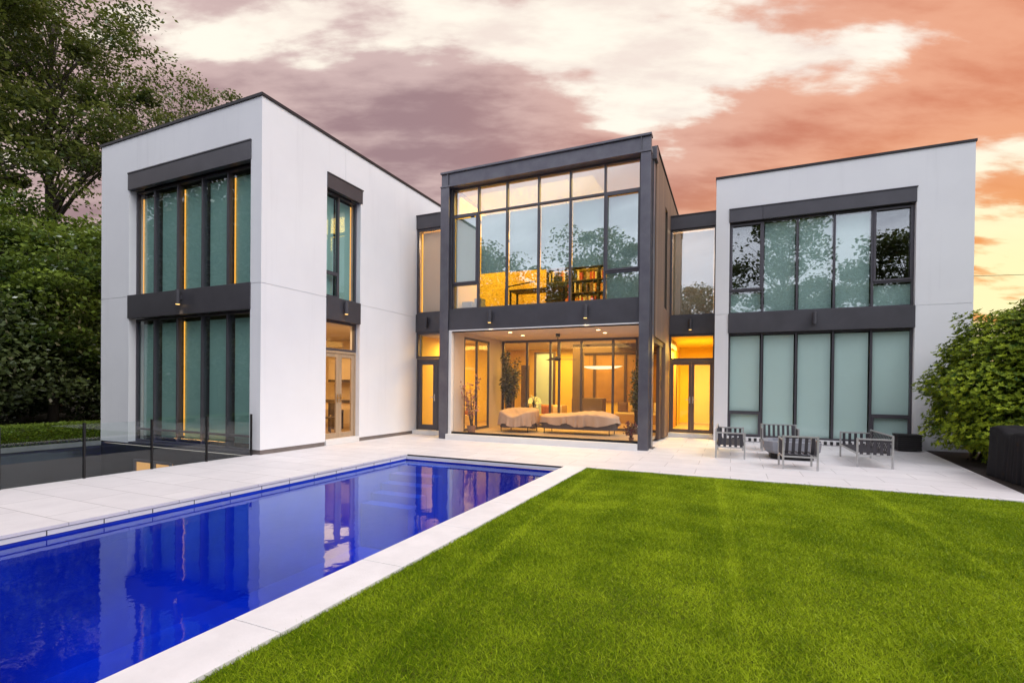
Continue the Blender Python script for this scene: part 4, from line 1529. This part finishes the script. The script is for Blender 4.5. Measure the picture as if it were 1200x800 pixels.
def potted(name, label, loc, pot_r, pot_h, potm, stems, leafm, nleaf, leaf, spread, cz, seed, cat='plant', flat=1.0, droop=0.2):
    rng = np.random.default_rng(seed)
    o = thing(name, label, cat, loc)
    x_, y_, z_ = loc
    MB().lathe([(pot_r*0.75, 0), (pot_r, pot_h), (pot_r*0.9, pot_h), (pot_r*0.88, pot_h-0.03)], (x_, y_, z_), 16).build('pot', potm, o)
    mb = MB()
    tips = []
    for k in range(stems):
        a = rng.random()*6.28
        rr = spread*(0.3+0.7*rng.random())
        e = Vector((x_+math.cos(a)*rr, y_+math.sin(a)*rr, z_+cz+(rng.random()-0.35)*cz*0.8))
        s_ = Vector((x_+rng.normal()*pot_r*0.2, y_+rng.normal()*pot_r*0.2, z_+pot_h-0.04))
        m_ = s_.lerp(e, 0.5)+Vector((0, 0, 0.08*cz))
        mb.tube([s_, m_, e], [0.010, 0.007, 0.003], 5)
        tips.append((s_, m_, e))
    mb.build('stem', BARK, o)
    P = []
    for k in range(nleaf):
        s_, m_, e = tips[rng.integers(len(tips))]
        q = 0.35+0.65*rng.random()
        p = m_.lerp(e, (q-0.5)*2) if q > 0.5 else s_.lerp(m_, q*2)
        P.append((p.x+rng.normal()*0.055, p.y+rng.normal()*0.055, p.z+rng.normal()*0.05))
    P = np.array(P)
    ls = leaf*(0.6+0.8*rng.random(len(P)))
    V_, F_ = leaf_quads(P, ls, ls*0.5, 0.4, droop, rng)
    arrays('foliage', V_, F_, leafm, o, rng.random(len(P)))
    return o


POTM = pbr('clay_pot', (0.30, 0.16, 0.10), 0.7, 0, 0.2, 4)
potted('flowering_plant', 'pink flowering plant in a pot at the left end of the porch screen', (-7.18, 13.15, 0.15), 0.14, 0.22, POTM, 11, L_PINK, 420, 0.075, 0.34, 1.15, 21)
potted('indoor_tree', 'tall dark leafy indoor tree in the back left corner of the porch', (-7.02, 15.62, 0.15), 0.22, 0.40, DARKBASE, 26, L_IND, 2600, 0.10, 0.40, 1.75, 22)
potted('red_plant', 'small dark red leafy plant at the right end of the porch screen', (-2.36, 12.95, 0.15), 0.07, 0.12, POTM, 9, L_RED, 260, 0.075, 0.13, 0.36, 23)
potted('tall_plant', 'tall dark leafy plant half hidden behind the right steel post', (-2.62, 15.3, 0.15), 0.16, 0.3, DARKBASE, 14, L_IND, 900, 0.10, 0.20, 1.55, 24)
yu = thing('palm_plant', 'small palm with long pointed leaves between the two covered seats', 'plant', (-6.12, 15.55, 0.15))
MB().lathe([(0.10, 0), (0.14, 0.28), (0.12, 0.28)], (-6.12, 15.55, 0.15), 14).build('pot', DARKBASE, yu)
MB().tube([(-6.12, 15.55, 0.40), (-6.11, 15.56, 1.10)], [0.03, 0.022], 8).build('stem', BARK, yu)
lm = MB()
rr_ = random.Random(4)
for k in range(24):
    a = rr_.random()*6.28
    el_ = rr_.uniform(-0.2, 1.1)
    l_ = rr_.uniform(0.28, 0.48)
    s_ = Vector((-6.11, 15.56, rr_.uniform(0.85, 1.10)))
    d_ = Vector((math.cos(a)*math.cos(el_), math.sin(a)*math.cos(el_), math.sin(el_)))
    sd_ = Vector((-math.sin(a), math.cos(a), 0))*0.022
    m_ = s_+d_*l_*0.55
    e_ = s_+d_*l_+Vector((0, 0, -0.10*l_/0.4))
    lm.add([s_-sd_*0.4, s_+sd_*0.4, m_+sd_, e_, m_-sd_], [(0, 1, 2, 4), (4, 2, 3)])
lm.build('foliage', L_IND, yu)

pl = thing('pendant_lamp', 'long white pendant lamp shaped like a shallow boat over the dining area', 'lamp', (-4.78, 19.6, 3.2))
m = MB()
prof = []
for i in range(13):
    q = i/12*2-1
    x_ = -4.78+q*0.82
    hh = 0.11*(1-abs(q)**3)+0.015
    prof.append([(x_, 19.6-0.14*(1-0.5*q*q), 2.42), (x_, 19.6+0.14*(1-0.5*q*q), 2.42), (x_, 19.6, 2.42-hh)])
vs = sum(prof, [])
fs = []
for i in range(12):
    a, b = i*3, (i+1)*3
    fs += [(a, b, b+1, a+1), (a+1, b+1, b+2, a+2), (a+2, b+2, b, a)]
fs += [(0, 1, 2), (36, 38, 37)]
m.add(vs, fs)
m.build('lamp_shade', emit('pendant_glow', (1.0, 0.76, 0.42), 1.6), pl)
for dx in (-0.5, 0.5):
    MB().tube([(-4.78+dx, 19.6, 2.42), (-4.78+dx, 19.6, 3.2)], 0.004, 5).build('cable', BLACKM, pl)

CUSH = [pbr('ochre_cushion', (0.55, 0.36, 0.12), 0.85), pbr('rust_cushion', (0.35, 0.12, 0.06), 0.85), pbr('cream_cushion', (0.70, 0.60, 0.45), 0.85), pbr('brown_cushion', (0.16, 0.09, 0.06), 0.85)]
bn = thing('window_bench', 'built in bench with a pale seat pad along the back wall of the living room', 'bench', (-3.3, 20.2, 0.13))
MB().box(-4.30, -2.12, 19.85, 20.42, 0.13, 0.48).build('seat', pbr('bench_wood', (0.42, 0.27, 0.13), 0.6), bn)
MB().box(-4.28, -2.14, 19.87, 20.40, 0.482, 0.56).build('seat_pad', CUSH[2], bn, bevel=0.02)


def cushion(x_, y_, z_, m_, label, w_=0.42):
    o = thing('cushion', label, 'cushion', (x_, y_, z_), 0, 'cushions in the living room')
    vs, fs = [], []
    n = 10
    for s_ in (1, -1):
        for i in range(n+1):
            for j in range(n+1):
                u, v_ = i/n*2-1, j/n*2-1
                b = (1-u**4)*(1-v_**4)
                vs.append((x_+u*w_/2, y_-s_*0.07*b**0.6, z_+w_/2+v_*w_/2*0.95))
    for s_ in (0, 1):
        for i in range(n):
            for j in range(n):
                a = s_*(n+1)**2+i*(n+1)+j
                q = (a, a+n+1, a+n+2, a+1)
                fs.append(q if s_ == 0 else tuple(reversed(q)))
    MB().add(vs, fs).build('cushion_cover', m_, o, smooth=True)


for i, (x_, mi, nm) in enumerate(((-4.05, 3, 'dark brown cushion at the left end of the living room bench'), (-3.62, 0, 'ochre cushion beside the dark brown one on the bench'), (-3.10, 1, 'rust red cushion on the living room bench'), (-2.60, 2, 'cream cushion on the living room bench'))):
    cushion(x_, 20.28, 0.56, CUSH[mi], nm)
ls_ = thing('living_sofa', 'ochre sofa in the living room seen behind the long covered seat', 'sofa', (-6.2, 17.6, 0.13))
MB().box(-6.75, -5.75, 17.35, 18.05, 0.22, 0.52).build('seat', CUSH[0], ls_, bevel=0.03)
MB().box(-6.75, -5.75, 17.95, 18.15, 0.52, 0.88).build('backrest', CUSH[0], ls_, bevel=0.03)
for x_ in (-6.70, -5.80):
    for y_ in (17.42, 18.05):
        MB().tube([(x_, y_, 0.13), (x_, y_, 0.22)], 0.02, 6).build('leg', DARKBASE, ls_)
cushion(-6.48, 17.80, 0.52, CUSH[1], 'rust red cushion on the ochre living room sofa', 0.36)
cushion(-6.02, 17.80, 0.52, CUSH[2], 'cream cushion on the ochre living room sofa', 0.36)
tl = thing('table_lamp', 'yellow dome table lamp behind the curved covered chair', 'lamp', (-6.55, 16.75, 0.13))
MB().lathe([(0.12, 0), (0.12, 0.02), (0.015, 0.04), (0.015, 0.86), (0.05, 0.88)], (-6.55, 16.75, 0.13), 14).build('lamp_stand', BRASS, tl)
MB().lathe([(0.25, 0.82), (0.245, 0.90), (0.20, 1.0), (0.10, 1.06), (0.02, 1.08)], (-6.55, 16.75, 0.13), 20).build('lamp_shade', emit('table_lamp_glow', (1.0, 0.62, 0.12), 1.3), tl, smooth=True)
bx_ = thing('link_bench', 'low bench with rust and cream cushions behind the side window of the porch', 'bench', (-8.95, 15.6, 0.13))
MB().box(-9.30, -8.80, 14.9, 16.3, 0.13, 0.50).build('seat', pbr('pale_bench', (0.60, 0.45, 0.28), 0.7), bx_, bevel=0.01)
MB().box(-9.28, -8.95, 15.0, 16.2, 0.502, 0.68).build('seat_pad', CUSH[1], bx_, bevel=0.04)

# kitchen: sideboard, chair, picture rail shelf
sd_k = thing('sideboard', 'pale sideboard with a dark top inside the oak french doors', 'sideboard', (-12.2, 12.6, 0.10))
MB().box(-13.4, -10.6, 12.4, 12.95, 0.75, 0.98).build('drawer_front', PLASTER, sd_k, bevel=0.005)
MB().box(-13.45, -10.55, 12.36, 12.98, 0.98, 1.06).build('top', DARKBASE, sd_k, bevel=0.005)
for x_ in (-13.3, -12.0, -10.7):
    MB().box(x_-0.05, x_+0.05, 12.45, 12.9, 0.10, 0.75).build('leg', DARKBASE, sd_k)
kc = thing('dining_chair', 'dark dining chair in front of the sideboard inside the french doors', 'chair', (-11.3, 11.6, 0.10))
MB().box(-11.52, -11.08, 11.4, 11.82, 0.53, 0.57).build('seat', DARKBASE, kc, bevel=0.01)
MB().box(-11.52, -11.08, 11.79, 11.82, 0.62, 1.0).build('backrest', DARKBASE, kc, bevel=0.01)
for x_ in (-11.49, -11.11):
    MB().box(x_-0.018, x_+0.018, 11.42, 11.456, 0.10, 0.53).build('leg', DARKBASE, kc)
    MB().box(x_-0.018, x_+0.018, 11.75, 11.788, 0.10, 1.0).build('leg', DARKBASE, kc)
cb = thing('wall_cabinet', 'wall cabinet with a dark lower edge above the sideboard', 'cabinet', (-12.0, 14.1, 2.0))
MB().box(-13.6, -10.2, 13.9, 14.28, 1.75, 2.5).build('cabinet_body', PLASTER, cb)
MB().box(-13.6, -10.2, 13.885, 14.28, 1.66, 1.745).build('lower_edge', DARKBASE, cb)

# office upstairs
bk = thing('bookcase', 'tall dark bookcase on the back wall of the upstairs office', 'bookcase', (-4.6, 17.9, 3.70))
m = MB()
SHZ = [4.62, 5.08, 5.54]
for z_ in SHZ + [6.05]:
    m.box(-6.45, -2.35, 17.75, 18.15, z_-0.03, z_)
m.build('shelf', DARKWOOD, bk)
m = MB()
for x_ in (-6.48, -5.50, -4.5, -3.45, -2.35):
    m.box(x_-0.02, x_+0.02, 17.74, 18.16, 3.72, 6.06)
m.build('side_panel', DARKWOOD, bk)
BC = [('red', (0.40, 0.05, 0.04)), ('cream', (0.65, 0.55, 0.38)), ('brown', (0.16, 0.08, 0.04)), ('orange', (0.55, 0.22, 0.04)), ('black', (0.02, 0.02, 0.02)), ('tan', (0.40, 0.26, 0.12))]
BM = {n_: pbr(n_+'_book', c_, 0.7) for n_, c_ in BC}
rb = random.Random(9)
for si, z_ in enumerate(SHZ):
    x_ = -6.40
    while x_ < -2.5:
        wd_ = rb.uniform(0.045, 0.085)
        near = min(abs(x_+wd_/2-q) for q in (-5.50, -4.5, -3.45))
        if near < 0.08:
            x_ += 0.05
            continue
        if rb.random() < 0.12:
            x_ += rb.uniform(0.05, 0.2)
            continue
        n_ = BC[rb.randrange(len(BC))][0]
        hh = rb.uniform(0.26, 0.38)
        o = MB().box(x_, x_+wd_*0.92, 17.80, 17.99, z_+0.001, z_+hh).build('book', BM[n_])
        tag(o, '%s book standing on the %s visible shelf of the office bookcase' % (n_, ('lowest', 'middle', 'highest')[si]), 'book', '%s books on the %s office shelf' % (n_, ('lowest', 'middle', 'highest')[si]))
        x_ += wd_
dk = thing('office_desk', 'dark framed desk standing by the upstairs office window', 'desk', (-5.3, 13.9, 3.70))
MB().box(-6.12, -4.35, 13.45, 14.05, 4.40, 4.44).build('desk_top', DARKWOOD, dk)
for x_ in (-6.08, -4.40):
    MB().box(x_-0.025, x_+0.025, 13.47, 13.52, 3.70, 4.40).build('leg', BLACKM, dk)
    MB().box(x_-0.025, x_+0.025, 13.98, 14.03, 3.70, 4.40).build('leg', BLACKM, dk)
oc = thing('office_chair', 'black high backed office chair at the upstairs desk', 'chair', (-4.95, 14.5, 3.70))
MB().box(-5.27, -4.63, 14.52, 14.58, 4.28, 4.80).build('backrest', STRAP, oc, bevel=0.03)
MB().box(-5.22, -4.68, 14.1, 14.5, 4.16, 4.23).build('seat', STRAP, oc, bevel=0.03)
MB().tube([(-4.95, 14.35, 3.80), (-4.95, 14.35, 4.16)], 0.03, 8).build('column', BLACKM, oc)
for k in range(5):
    a = k*2*math.pi/5
    MB().tube([(-4.95, 14.35, 3.80), (-4.95+0.3*math.cos(a), 14.35+0.3*math.sin(a), 3.73)], [0.025, 0.018], 6).build('foot', BLACKM, oc)
MB().box(-5.10, -4.80, 14.53, 14.57, 4.82, 4.98).build('headrest', STRAP, oc, bevel=0.03)
al = thing('arc_lamp', 'dark bent arm floor lamp by the upstairs desk', 'lamp', (-6.30, 13.6, 3.70))
MB().lathe([(0.14, 0), (0.14, 0.02), (0.02, 0.03)], (-6.30, 13.6, 3.70), 14).build('foot', BLACKM, al)
MB().tube([(-6.30, 13.6, 3.72), (-6.30, 13.6, 4.50), (-6.2, 13.62, 4.58), (-5.4, 13.8, 4.72)], 0.02, 8).build('arm', BLACKM, al)
pc = thing('print_stack', 'pale grey boxes and papers on the sill in the left end of the office window', 'papers', (-7.3, 13.35, 3.70))
MB().box(-7.55, -7.20, 13.15, 13.45, 3.70, 4.12).build('box', pbr('pale_grey_box', (0.40, 0.42, 0.48), 0.7), pc)
MB().box(-7.12, -6.90, 13.15, 13.45, 3.70, 4.20).build('box', MATS['pale_grey_box'], pc)
cn = thing('office_box', 'tan storage box on the sill in front of the office books', 'box', (-3.45, 16.9, 3.70))
MB().box(-3.95, -3.10, 16.6, 17.1, 3.72, 4.95).build('box_body', pbr('tan_box', (0.42, 0.30, 0.16), 0.7), cn)
MB().box(-3.97, -3.08, 16.58, 17.12, 4.95, 5.03).build('lid', MATS['tan_box'], cn)

# =================================================================== PLANTS AND TREES
def hedge(name, label, x0, x1, y0, y1, z1, n, leafm, leaf, seed):
    rng = np.random.default_rng(seed)
    o = thing(name, label, 'hedge', ((x0+x1)/2, (y0+y1)/2, -0.05))
    P = np.stack([x0+rng.random(n)*(x1-x0), y0+rng.random(n)*(y1-y0), -0.02+rng.random(n)**0.75*(z1+0.02)], 1)
    fac = rng.random(n)
    # most leaves on the clipped surface
    k = fac < 0.42
    P[k, 2] = z1
    k = (fac >= 0.42) & (fac < 0.66)
    P[k, 0] = x1
    k = (fac >= 0.66) & (fac < (0.78 if y1-y0 > 3 else 1.0))
    P[k, 1] = np.where(rng.random(k.sum()) < 0.5, y0, y1)
    rnd = 0.10
    ex = np.minimum(P[:, 0]-x0, x1-P[:, 0])
    P[:, 2] -= np.where((ex < rnd) & (P[:, 2] > z1-rnd), (rnd-ex)*0.6, 0)
    P += rng.normal(size=P.shape)*0.022
    P[:, 2] += smooth_noise(P[:, 0], P[:, 1], seed, 4.0)*0.018
    ls = leaf*(0.6+0.8*rng.random(n))
    V_, F_ = leaf_quads(P, ls, ls*0.6, 0.5, -0.1, rng)
    T = np.clip(0.35+rng.normal(size=n)*0.2+0.35*(P[:, 2]-z1*0.6)/z1, 0, 1)
    arrays('foliage', V_, F_, leafm, o, T)
    MB().box(x0+0.06, x1-0.06, y0+0.06, y1-0.06, -0.06, z1-0.07).build('branches', BARK, o)
    return o


hedge('box_hedge', 'low clipped box hedge running beside the sunken court', -16.9, -15.70, 0.5, 8.3, 0.43, 46000, L_BOX, 0.055, 31)

make_tree('tall_tree', 'tall airy tree with a visible forked trunk behind the left wing', 'tree', (-32.9, 14.0, -0.1), 24.0, [(0, 0, 18.5, 5.2, 5.2, 6.0), (3.0, 1.0, 14.0, 3.8, 3.8, 3.0), (-2, -2, 22, 3.5, 3.5, 3.0)], L_TALL, 36000, (0.21, 0.11), 0.36, 230, 41, 0.85, tint_shift=0.10)
make_tree('tall_tree', 'thinner tree showing its top just above the roof of the left wing', 'tree', (-33.6, 21.0, -0.1), 21.5, [(0.6, 0, 18.0, 4.8, 4.0, 3.6), (4.0, 0, 15.8, 2.4, 2.4, 2.2)], L_TALL, 10500, (0.19, 0.10), 0.28, 120, 42, 0.75, tint_shift=0.15)
make_tree('tall_tree', 'tall dense tree at the far left edge behind the hedge', 'tree', (-31.5, 9.0, -0.1), 23.0, [(0, 0, 17.0, 4.5, 4.5, 6.5), (1.5, 1.5, 12.0, 4.0, 4.0, 3.0)], L_TALL, 32000, (0.22, 0.12), 0.36, 170, 43, 0.85, tint_shift=0.05)
UN = [(-22.5, 9.6, 8.2, 'broad leafy small tree nearest the box hedge'), (-25.5, 13.5, 9.6, 'rounded leafy small tree tucked behind the corner of the left wing'), (-24.5, 7.0, 8.8, 'broad leafy small tree at the left edge of the picture'), (-29.0, 11.0, 10.5, 'dark leafy small tree between the taller trunks')]
for i, (x_, y_, h_, lb) in enumerate(UN):
    make_tree('small_tree', lb, 'tree', (x_, y_, -0.1), h_, [(0, 0, h_*0.62, 3.3, 3.0, h_*0.36), (0.8, -0.6, h_*0.36, 3.0, 2.8, h_*0.22)], L_UNDER, 30000, (0.17, 0.10), 0.16, 95, 50+i, 0.95, group='small trees behind the box hedge', flat=0.38, lo_clear=0.9)
UN2 = [(-27.0, 8.5, 10.5, 'tall leafy small tree standing behind the first row at the left'), (-29.5, 15.0, 11.5, 'leafy small tree half hidden by the white left wing')]
for i, (x_, y_, h_, lb) in enumerate(UN2):
    make_tree('small_tree', lb, 'tree', (x_, y_, -0.1), h_, [(0, 0, h_*0.56, 3.6, 3.2, h_*0.30), (0.8, -0.6, h_*0.34, 3.2, 3.0, h_*0.24)], L_UNDER, 30000, (0.18, 0.10), 0.16, 110, 150+i, 0.9, group='small trees behind the box hedge', flat=0.38, lo_clear=0.9)
SH = [(-27.5, 8.0), (-30.0, 12.0), (-34.5, 10.0), (-36.0, 15.0), (-28.0, 16.5), (-36, 20.0), (-40, 6.0), (-31, 3.0), (-24.5, 11.6), (-22.0, 12.2), (-26.0, 14.8), (-21.5, 6.5)]
for i, (x_, y_) in enumerate(SH):
    make_tree('woodland_shrub', 'dark shrub filling the gaps between the trunks left of the house', 'shrub', (x_, y_, -0.1), 5.0, [(0, 0, 2.3, 3.2, 3.0, 2.4)], L_FAR, 13000, (0.16, 0.09), 0.08, 60, 70+i, 0.95, group='dark shrubs between the left trunks')


# big evergreen shrub at the right: whorls of leaves over a rounded body
def whorl_shrub(name, label, blobs, n, leafm, leaf, seed, stems_at, flat=1.0):
    rng = np.random.default_rng(seed)
    cx_, cy_ = stems_at
    o = thing(name, label, 'shrub', (cx_, cy_, 0.0))
    B = np.array(blobs)
    ar = (B[:, 3]*B[:, 4]+B[:, 3]*B[:, 5]+B[:, 4]*B[:, 5])
    ar = ar/ar.sum()
    idx = rng.choice(len(B), size=n, p=ar)
    v = rng.normal(size=(n, 3))
    v /= np.linalg.norm(v, axis=1, keepdims=True)
    r = np.clip(0.99 - np.abs(rng.normal(size=n))*0.15 + rng.normal(size=n)*0.02, 0.3, 1.06)
    lump = 1 + 0.10*np.sin(v[:, 0]*7+idx)+0.09*np.sin(v[:, 2]*9+idx*2)+0.07*np.sin(v[:, 1]*8+idx)
    C = B[idx, :3] + v*B[idx, 3:6]*(r*lump)[:, None]
    k = C[:, 2] > 0.10
    C, v, r = C[k], v[k], r[k]
    k = ~((C[:, 1] > 16.0) & (C[:, 0] < 5.62))
    C, v, r = C[k], v[k], r[k]
    m_ = len(C)
    nl = 7
    ax = v*0.7+np.array([0, 0, 0.75])+rng.normal(size=(m_, 3))*0.22
    ax /= np.linalg.norm(ax, axis=1, keepdims=True)
    ref = rng.normal(size=(m_, 3))
    u = np.cross(ax, ref)
    u /= np.linalg.norm(u, axis=1, keepdims=True)
    w_ = np.cross(ax, u)
    P, D, N, T, Ls = [], [], [], [], []
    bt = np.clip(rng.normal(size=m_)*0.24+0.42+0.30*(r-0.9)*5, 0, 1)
    for q in range(nl):
        a = 2*math.pi*q/nl+rng.random(m_)*0.5
        tilt = 0.30+0.35*rng.random(m_)
        d_ = (u*np.cos(a)[:, None]+w_*np.sin(a)[:, None])*np.cos(tilt)[:, None]+ax*np.sin(tilt)[:, None]
        ll = leaf*(0.7+0.6*rng.random(m_))
        P.append(C+d_*(ll*0.55)[:, None])
        D.append(d_)
        N.append(ax)
        T.append(np.clip(bt+rng.normal(size=m_)*0.12, 0, 1))
        Ls.append(ll)
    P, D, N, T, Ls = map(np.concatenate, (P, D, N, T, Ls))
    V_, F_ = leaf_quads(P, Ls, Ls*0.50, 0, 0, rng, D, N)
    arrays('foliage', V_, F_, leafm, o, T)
    mb = MB()
    for q in range(26):
        b = B[rng.integers(len(B))]
        e = Vector(b[:3])+Vector(rng.normal(size=3)*b[3:6]*0.35)
        e.z = max(e.z, 0.4)
        s_ = Vector((cx_+rng.normal()*0.35, cy_+rng.normal()*0.4, 0.0))
        mb.tube([s_, s_.lerp(e, 0.5)+Vector((0, 0, 0.2)), e], [0.045, 0.03, 0.012], 6)
    mb.build('branches', BARK, o)
    return o


whorl_shrub('evergreen_shrub', 'large rounded evergreen shrub with yellow green new leaves at the patio corner', [(5.50, 14.0, 1.40, 1.50, 1.65, 1.40), (5.75, 14.2, 2.45, 1.20, 1.40, 1.05), (5.25, 13.2, 0.85, 0.95, 1.0, 0.85), (5.5, 15.1, 1.55, 1.10, 0.85, 1.35), (6.6, 13.4, 1.7, 1.3, 1.4, 1.6), (6.6, 14.2, 2.7, 1.1, 1.2, 1.0), (7.1, 14.6, 2.0, 1.2, 1.3, 1.7)], 25000, L_SHRUB, 0.070, 61, (5.7, 14.1))
whorl_shrub('conifer_shrub', 'feathery lighter green shrub rising behind the grill', [(6.9, 13.0, 2.5, 0.9, 1.0, 1.0), (7.0, 12.9, 1.4, 1.0, 1.1, 1.2)], 4200, L_CON, 0.055, 62, (6.95, 13.0))
whorl_shrub('red_tipped_shrub', 'dark shrub with a few reddish tips against the white right wall', [(6.15, 15.2, 2.95, 0.45, 0.5, 0.45), (6.35, 15.0, 3.35, 0.35, 0.4, 0.35)], 330, leafmat('red_tip_leaf', (0.035, 0.05, 0.015), (0.22, 0.10, 0.07)), 0.085, 63, (6.3, 15.1))

# trees and hedge behind the viewer: they show as reflections in the windows and the pool
BT = [(-23, -16, 15.5, 5.0), (-13.5, -24, 19, 5.5), (-3.0, -30, 15, 5.0), (4.5, -22, 19, 5.0), (13, -17, 15, 5.5), (20, -8, 14, 5.0), (-30, -8, 15, 5.0)]
for i, (x_, y_, h_, r_) in enumerate(BT):
    make_tree('garden_tree', 'spreading tree across the garden, seen mirrored in the windows', 'tree', (x_, y_, -0.1), h_, [(0, 0, h_*0.66, r_, r_, h_*0.32), (r_*0.4, 0, h_*0.42, r_*0.8, r_*0.8, h_*0.2)], L_FAR, 17000, (0.34, 0.20), 0.3, 80, 90+i, 1.3, group='trees mirrored in the windows')

make_tree('garden_tree', 'dense dark tree beside the sunken court, mirrored in the left wing windows', 'tree', (-25.0, -1.5, -0.1), 14.5, [(0, 0, 8.5, 4.2, 4.2, 5.6), (1, 0, 3.8, 3.6, 3.6, 3.0)], L_FAR, 26000, (0.34, 0.20), 0.3, 110, 120, 1.2, group='dense trees mirrored in the left wing windows')
make_tree('garden_tree', 'dense dark tree beside the sunken court, mirrored in the left wing windows', 'tree', (-27.5, -8.5, -0.1), 16.5, [(0, 0, 9.5, 4.8, 4.8, 6.4), (1, 0, 3.8, 3.8, 3.8, 3.0)], L_FAR, 28000, (0.34, 0.20), 0.3, 110, 121, 1.2, group='dense trees mirrored in the left wing windows')
make_tree('garden_tree', 'dense dark tree beside the sunken court, mirrored in the left wing windows', 'tree', (-20.5, -12.5, -0.1), 14.0, [(0, 0, 8.0, 4.4, 4.4, 5.4), (1, 0, 3.6, 3.6, 3.6, 2.8)], L_FAR, 26000, (0.34, 0.20), 0.3, 110, 122, 1.2, group='dense trees mirrored in the left wing windows')
make_tree('garden_tree', 'bushy round tree across the garden, mirrored in the office window', 'tree', (-19.5, -19.5, -0.1), 15.0, [(0, 0, 8.6, 6.5, 5, 5.4), (5, 0, 7.0, 4, 4, 5)], L_FAR, 22000, (0.34, 0.20), 0.3, 90, 130, 1.2)
make_tree('garden_tree', 'lower bushy tree across the garden left of the round one, mirrored in the office window', 'tree', (-27.0, -23.0, -0.1), 16.0, [(0, 0, 9.0, 6.5, 5, 6.0), (5, 0, 6.5, 4, 4, 5)], L_FAR, 22000, (0.34, 0.20), 0.3, 90, 131, 1.2)
make_tree('garden_tree', 'lower bushy tree across the garden right of the round one, mirrored in the office window', 'tree', (-11.5, -18.0, -0.1), 13.5, [(0, 0, 7.8, 5.5, 4.5, 5.0), (4, 0, 6.5, 4, 4, 4.4)], L_FAR, 22000, (0.34, 0.20), 0.3, 90, 132, 1.2)
hedge('tall_hedge', 'tall dark hedge closing the garden across the lawn, seen mirrored in the windows', -64.0, 26.0, -16.0, -14.2, 6.2, 84000, L_FAR, 0.34, 77)

# overhead wire at the far right
wr = MB()
wp = []
for i in range(17):
    q = i/16
    wp.append((5.0+q*26.0, 34.0-q*6.0, 8.1-1.1*q-0.6*math.sin(math.pi*q)))
wr.tube(wp, 0.012, 5)
tag(wr.build('overhead_wire', BLACKM), 'thin dark overhead wire crossing the sky right of the house', 'wire')
